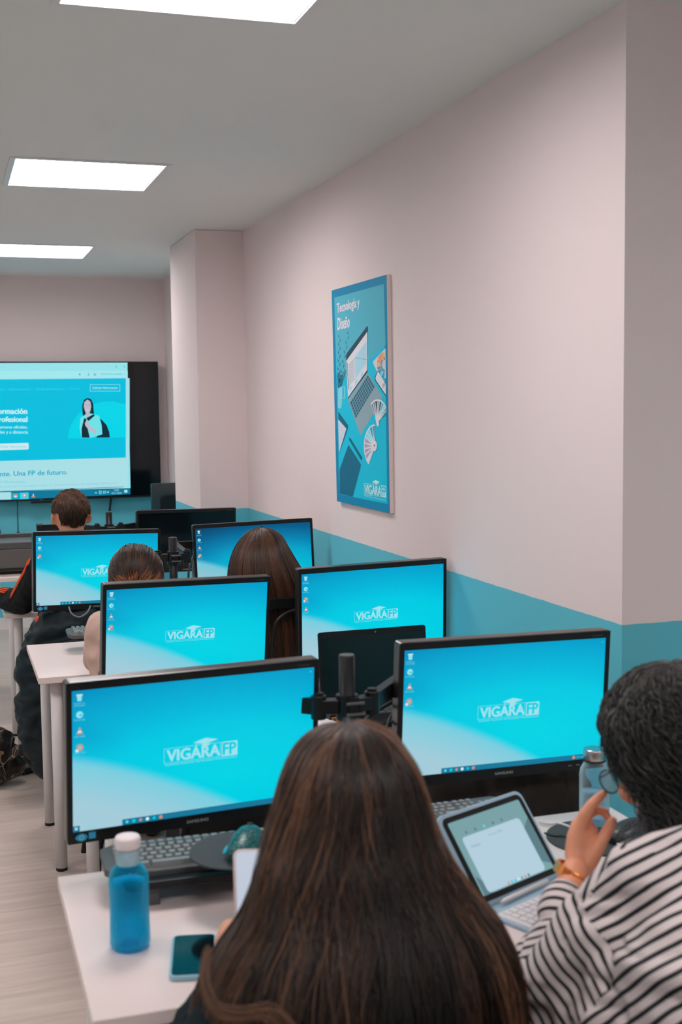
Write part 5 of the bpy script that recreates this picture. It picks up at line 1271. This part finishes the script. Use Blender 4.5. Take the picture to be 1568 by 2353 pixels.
for off in (-.012, 0, .012):   # three bands down the outside of the sleeve
    a, b_ = sh_l, el_l; dr = (b_-a).normalized(); out = V((-1, .30, .05)); out = (out-dr*out.dot(dr)).normalized(); sd = dr.cross(out)
    pts = [a+V((.09, 0, .050))+sd*off, a+V((.03, 0, .068))+sd*off]
    for s in (.06, .25, .5, .75, .93):
        rr_ = .071-.012*s; pts.append(a+(b_-a)*s+out*rr_+sd*off)
    tube(bm, spline(pts, 26), .0038, 6, round_ends=True)
obj('sleeve_stripes', bm, 'orange', B5, smooth=True)
bm = bmesh.new()
for off in (-.012, 0, .012):
    a, b_ = el_l, wr_l; dr = (b_-a).normalized(); out = V((0, -.75, .65)); out = (out-dr*out.dot(dr)).normalized(); sd = dr.cross(out)
    tube(bm, [a+(b_-a)*s+out*(.060-.014*s)+sd*off for s in (.42, .52, .62, .72)], .0035, 6, round_ends=True)
obj('forearm_stripes', bm, 'orange', B5, smooth=True)

# 2. woman in striped shirt with black curls, raised left hand
hc2 = V((1.115, 1.715, 1.100)); R2 = Euler((-.55, .10, .42))
sL = atD(1500, 2040, 1.80); eL = atD(1262, 2265, 1.86); wL = atD(1322, 2008, 2.02); sR = V((1.275, 1.52, .93)); eR = V((1.36, 1.70, .80)); wR = V((1.24, 1.93, .765))
def striped(body, torso, arm):
    A0 = (sL, eL, wL); bm = bmesh.new(); torso(bm, .016)
    tube(bm, [sL*.9+sR*.1+V((0, 0, .0)), sL*.6+eL*.4, eL*.85+sL*.15, eL], [.074, .070, .066, .060], 24, round_ends=True)
    fa = wL-eL; tube(bm, [eL, eL+fa*.3, eL+fa*.46, eL+fa*.68], [.060, .054, .046, .0385], 24, round_ends=True)
    tube(bm, [sR, (sR+eR)/2, eR, (eR+wR)/2, wR-(wR-eR)*.1], [.07, .066, .06, .048, .036], 20, round_ends=True)
    tube(bm, [(sL+sR)/2+V((0, .0, -.03)), (sL+sR)/2+V((-.01, .02, .06))], [.080, .066], 18)
    tube(bm, [V((.93, 1.33, .58)), V((.935, 1.36, .72)), V((.955, 1.42, .86)), V((.99, 1.49, .93))], [.10, .105, .10, .07], 24, round_ends=True)
    ell(bm, atD(1300, 2300, 1.86), (.075, .07, .075)); ell(bm, atD(1365, 2330, 1.83), (.085, .07, .09)); ell(bm, atD(1470, 2330, 1.78), (.10, .09, .12)); ell(bm, atD(1560, 2300, 1.72), (.10, .09, .14))
    bm = voxel(bm, .0055, 3)
    # loose folds gathering toward the elbow and the armpit
    bm.normal_update(); fd = (eL-sL).normalized()
    for v in bm.verts:
        p = v.co; q = V((p.dot(rt), p.dot(up), p.dot(fw)))
        n1 = noise.noise(V((q.x*9+q.y*6, q.y*20-q.x*6, q.z*8)))
        n2 = noise.noise(V((q.x*22, q.y*30, q.z*18+4)))
        v.co += v.normal*(.018*n1+.006*n2-.010*max(0, 1-abs(n1)*9)*(1 if n2 > 0 else 0))
    for _ in range(2): bmesh.ops.smooth_vert(bm, verts=bm.verts, factor=.5, use_axis_x=True, use_axis_y=True, use_axis_z=True)
    me = bpy.data.meshes.new('striped_shirt'); bmesh.ops.recalc_face_normals(bm, faces=bm.faces); bm.to_mesh(me); bm.free()
    me.materials.append(M['striped_jersey']); me.polygons.foreach_set('use_smooth', [True]*len(me.polygons))
    at = me.attributes.new('stripe', 'FLOAT', 'CORNER')
    period = .0180; seam = sL+(eL-sL)*.36
    spine = (rt*-.42+up*.72+fw*.50).normalized(); period_t = .0175; uax = (eL-sL).normalized(); fax = (wL-eL).normalized(); rax = (eR-sR).normalized()
    side_ax = (rt*-.86+up*.20+fw*.45).normalized()
    vals = [0.0]*len(me.loops)
    def seg_d(p, a, b_): ab = b_-a; t = max(0, min(1, (p-a).dot(ab)/ab.dot(ab))); return (p-a-ab*t).length, t
    for pl in me.polygons:
        c = pl.center; du, tu = seg_d(c, seam, eL); df, tf = seg_d(c, eL, wL); dr_, tr_ = seg_d(c, sR+(eR-sR)*.35, eR); dr2, _ = seg_d(c, eR, wR)
        w0 = V((c.x*11, c.y*11, c.z*11)); wob = .0
        best = min((du if (c-seam).dot(uax) > 0 else 9, 0), (df*1.05, 1), (dr_, 2), (dr2, 3))
        if best[0] < (.118 if best[1] == 0 else .092):
            axn, org = ((uax, seam), (fax, eL), (rax, sR), ((wR-eR).normalized(), eR))[best[1]]
        else:
            axn, org = (spine, sL)
            if (c-sL).dot(rt) < -.035 and (c-sL).dot(fw) > .0: axn = side_ax
        for li in pl.loop_indices:
            v = me.vertices[me.loops[li].vertex_index].co; n_ = noise.noise(v*10)*.006+noise.noise(v*24)*.002
            bend = .16*((v-org).dot(rt))**2*3 if axn is uax else 0
            vals[li] = ((v-org).dot(axn)+n_+bend)/period+50
    at.data.foreach_set('value', vals)
    link('striped_shirt', me, body)
# the raised hand is modelled joint by joint in metres along photo-right, photo-up and depth from the wrist
def H(x, y, dp=0.0): p = atD(x, y, 2.045+dp); return p
def raised_hand(bm):
    # palm seen from its back: little-finger edge at left, thumb edge at right
    wr = H(1328, 1998, -.02)
    tube(bm, [wL-(wL-eL)*.25, H(1327, 2022, -.028), H(1337, 1990, -.012), H(1342, 1955, .0), H(1340, 1920, .006), H(1337, 1895, .010)],
         [(.023, .0265), (.020, .0255), (.016, .0290), (.0150, .0300), (.0135, .0265), (.0105, .0205)], 20, round_ends=True, ref=-fw)
    tube(bm, [H(1316, 1965, .0), H(1319, 1925, .006), H(1327, 1893, .010)], [.0135, .0125, .0105], 12, round_ends=True)
    tube(bm, [H(1340, 1992, -.010), H(1360, 1968, -.008), H(1372, 1948, -.006)], [.017, .0160, .0135], 12, round_ends=True)     # thumb ball
    # index finger stretched up and to the right
    tube(bm, [H(1334, 1905, .004), H(1345, 1872, .002), H(1360, 1850, .002), H(1376, 1834, .006), H(1390, 1821, .012)], [.0118, .0112, .0098, .0086, .0062], 14, round_ends=True)
    # middle finger arching over toward the thumb
    tube(bm, [H(1336, 1900, .016), H(1350, 1872, .024), H(1372, 1861, .030), H(1391, 1866, .030), H(1399, 1881, .024)], [.0106, .0100, .0088, .0080, .0066], 14, round_ends=True)
    # ring and little fingers folded forward into the palm
    tube(bm, [H(1329, 1902, .016), H(1336, 1882, .040), H(1352, 1888, .058), H(1366, 1908, .054), H(1364, 1924, .040)], [.0105, .0096, .0084, .0076, .0066], 14, round_ends=True)
    tube(bm, [H(1322, 1915, .014), H(1326, 1902, .034), H(1338, 1912, .050), H(1350, 1930, .046), H(1348, 1942, .034)], [.0094, .0086, .0078, .0070, .0062], 12, round_ends=True)
    # thumb leaving the side of the palm, tip up to the right
    tube(bm, [H(1358, 1972, -.010), H(1376, 1944, -.008), H(1390, 1920, -.004), H(1401, 1901, .0), H(1409, 1886, .006)], [.0148, .0126, .0104, .0096, .0076], 14, round_ends=True)
def person2():
    body_parts = bmesh.new(); hip = V((.995, 1.22, .55)); shm = (sL+sR)/2
    bm = body_parts; head_parts(bm, hc2, R2); Rm = R2.to_matrix()
    n0 = shm+V((-.01, .02, .02)); n1 = hc2+Rm @ V((0, -.02, -.07))
    tube(bm, [n0-V((0, 0, .05)), n0, n1, n1+Rm @ V((0, .01, .04))], [.06, .054, .05, .05], 16, round_ends=True)
    def torso(b, e):
        mid = (hip+shm)/2+V((-.015, -.04, 0)); ref = (sR-sL).normalized().cross((shm-hip).normalized())
        tube(b, [hip, hip*.7+mid*.3, mid, mid*.4+shm*.6, shm+V((0, 0, -.01))], [(.11+e, .165+e), (.115+e, .165+e), (.12+e, .175+e), (.115+e, .175+e), (.085+e, .15+e)], 28, round_ends=True, ref=ref)
        tube(b, [sL*.95+shm*.05, shm+V((0, 0, .012)), sR], [.055+e, .066+e, .052+e], 20, round_ends=True)
    torso(bm, -.004)
    tube(bm, [sL, (sL+eL)/2, eL], [.05, .044, .037], 16, round_ends=True); tube(bm, [eL, eL+(wL-eL)*.35, wL], [.038, .036, .025], 16, round_ends=True)
    tube(bm, [sR, (sR+eR)/2, eR], [.05, .044, .037], 16, round_ends=True); tube(bm, [eR, eR+(wR-eR)*.35, wR], [.038, .036, .025], 16, round_ends=True)
    hand(bm, wR, V((-.5, .8, -.05)), V((0, 0, 1)), -1, .4)
    for s in (-1, 1):
        h_ = hip+V((s*.085, 0, 0)); kn = V((hip.x+s*.11+.03, hip.y+.42, .52)); an = V((hip.x+s*.1+.03, hip.y+.40, .09))
        tube(bm, [h_, (h_+kn)/2, kn], [.085, .072, .055], 16, round_ends=True); tube(bm, [kn, kn*.6+an*.4, an], [.053, .052, .035], 16, round_ends=True)
        tube(bm, [an, an+V((0, .03, -.05)), an+V((0, .12, -.062))], [.034, .034, .024], 12, round_ends=True)
    raised_hand(bm)
    bm = voxel(bm, .0030, 2)
    body = obj('person', bm, 'skin_warm', smooth=True); tag(body, 'woman with black curls and black and white striped shirt raising her left hand', 'person')
    face_features(body, hc2, R2)
    bm = bmesh.new()
    for s in (-1, 1):
        h_ = hip+V((s*.085, 0, 0)); kn = V((hip.x+s*.11+.03, hip.y+.42, .52)); an = V((hip.x+s*.1+.03, hip.y+.40, .10))
        tube(bm, [h_, (h_+kn)/2, kn], [.095, .082, .066], 16, round_ends=True); tube(bm, [kn, kn*.6+an*.4, an], [.066, .066, .055], 16, round_ends=True)
    tube(bm, [hip+V((0, 0, -.04)), hip+V((0, 0, .05))], [(.12, .18), (.115, .165)], 20, round_ends=True, ref=(0, 1, 0))
    bm = voxel(bm, .012, 1); obj('trousers', bm, 'jeans', body, smooth=True)
    for s in (-1, 1):
        an = V((hip.x+s*.1+.03, hip.y+.40, .09)); bm = bmesh.new()
        tube(bm, [an+V((0, -.03, -.05)), an+V((0, .05, -.052)), an+V((0, .16, -.062))], [(.038, .042), (.040, .046), (.026, .036)], 14, round_ends=True, ref=(0, 0, 1)); obj('shoe', bm, 'shoe', body, smooth=True)
    striped(body, torso, None)
    # thumb nail and index nail
    for q, r_ in ((H(1409, 1889, -.002), (.0050, .002, .0062)), (H(1389, 1823, .0065), (.0042, .002, .0055))):
        bm = bmesh.new(); ell(bm, q, r_, Euler((0, .4, -.3)), 10); obj('fingernail', bm, 'nail', body, smooth=True)
    return body
W2 = person2()
# gold link bracelet round the raised wrist
t = empty('bracelet', tuple(H(1327, 2011, -.024)), 0, 'chunky gold link bracelet on the raised wrist', 'bracelet'); c_ = V(t.location)
fax = (wL-eL).normalized(); ax1 = (rt-fax*rt.dot(fax)).normalized(); tl_ = (ax1*.93-fax*.30).normalized(); nrm_ = tl_.cross(fw).normalized(); fw2 = nrm_.cross(tl_).normalized()
for i in range(18):
    a = 2*PI*i/18; p = tl_*(.0345*math.cos(a))+fw2*(.0345*math.sin(a)); tn = (-tl_*math.sin(a)*.0335+fw2*math.cos(a)*.0285).normalized(); on = tn.cross(nrm_)
    mt_ = Matrix((tn, nrm_, on)).transposed()
    bm = bmesh.new(); box(bm, p*1.06, (.0112, .018, .0055), rot=mt_); obj('link', bm, 'gold', t, bevel=.0012)
# curls
ENV2 = []
for y, a, b_, dpt, Yc in ((1526, 1553, 1563, .0, 1.715), (1534, 1508, 1640, .05, 1.715), (1558, 1468, 1690, .085, 1.715), (1602, 1438, 1725, .115, 1.71), (1660, 1420, 1745, .13, 1.70), (1730, 1432, 1750, .13, 1.69), (1800, 1462, 1750, .122, 1.68), (1870, 1492, 1750, .125, 1.64), (1940, 1520, 1745, .13, 1.59), (2010, 1548, 1740, .125, 1.55), (2070, 1575, 1730, .11, 1.53)):
    p, q = onY(a, y, Yc), onY(b_, y, Yc); ENV2.append(((p.z+q.z)/2, (p.x+q.x)/2, Yc, (q.x-p.x)/2, dpt))
tn2 = lambda th, r: .2+.6*r.random()**2
h2 = env_hair('curly_hair', ENV2, -1.45, 2.7, 2700, 'hair_black', W2, seg=64, rad=.0014, amp=.015, wave=.035, clumps=90, end=(.55, 1.0), curl=(.0125, 38), toner=tn2)
env_hair('curly_fringe', ENV2, -2.9, -1.35, 750, 'hair_black', W2, seg=44, rad=.0014, amp=.010, wave=.02, clumps=40, end=(.42, .66), curl=(.0095, 40), toner=tn2, shell=False)
# thin dark glasses
Rm = R2.to_matrix()
def G(x, y, z): return hc2+Rm @ V((x, y, z))
t = empty('eyeglasses', tuple(hc2), 0, 'thin dark-framed glasses on the face under the black curls', 'glasses'); O = hc2
for s in (-1, 1):
    bm = bmesh.new(); tube(bm, [G(s*.034+.024*math.cos(q), .112-.1*abs(.034+.024*math.cos(q)*s)*.35, -.008+.020*math.sin(q))-O for q in [2*PI*k/24 for k in range(25)]], .0014, 6, cap=False); rim = obj('rim', bm, 'black_metal', t, smooth=True)
    bm = bmesh.new(); vs = [bm.verts.new(G(s*.034+.023*math.cos(q), .111-.1*abs(.034+.023*math.cos(q)*s)*.35, -.008+.019*math.sin(q))-O) for q in [2*PI*k/20 for k in range(20)]]; bm.faces.new(vs); obj('lens', bm, 'clear_glass', rim)
    bm = bmesh.new(); tube(bm, [G(s*.060, .108, .0)-O, G(s*.077, .06, .0)-O, G(s*.083, .0, -.004)-O], .0013, 6); obj('temple', bm, 'black_metal', t, smooth=True)
bm = bmesh.new(); tube(bm, [G(-.011, .113, -.004)-O, G(0, .117, -.001)-O, G(.011, .113, -.004)-O], .0013, 6); obj('bridge', bm, 'black_metal', t, smooth=True)
bpy.context.view_layer.update()
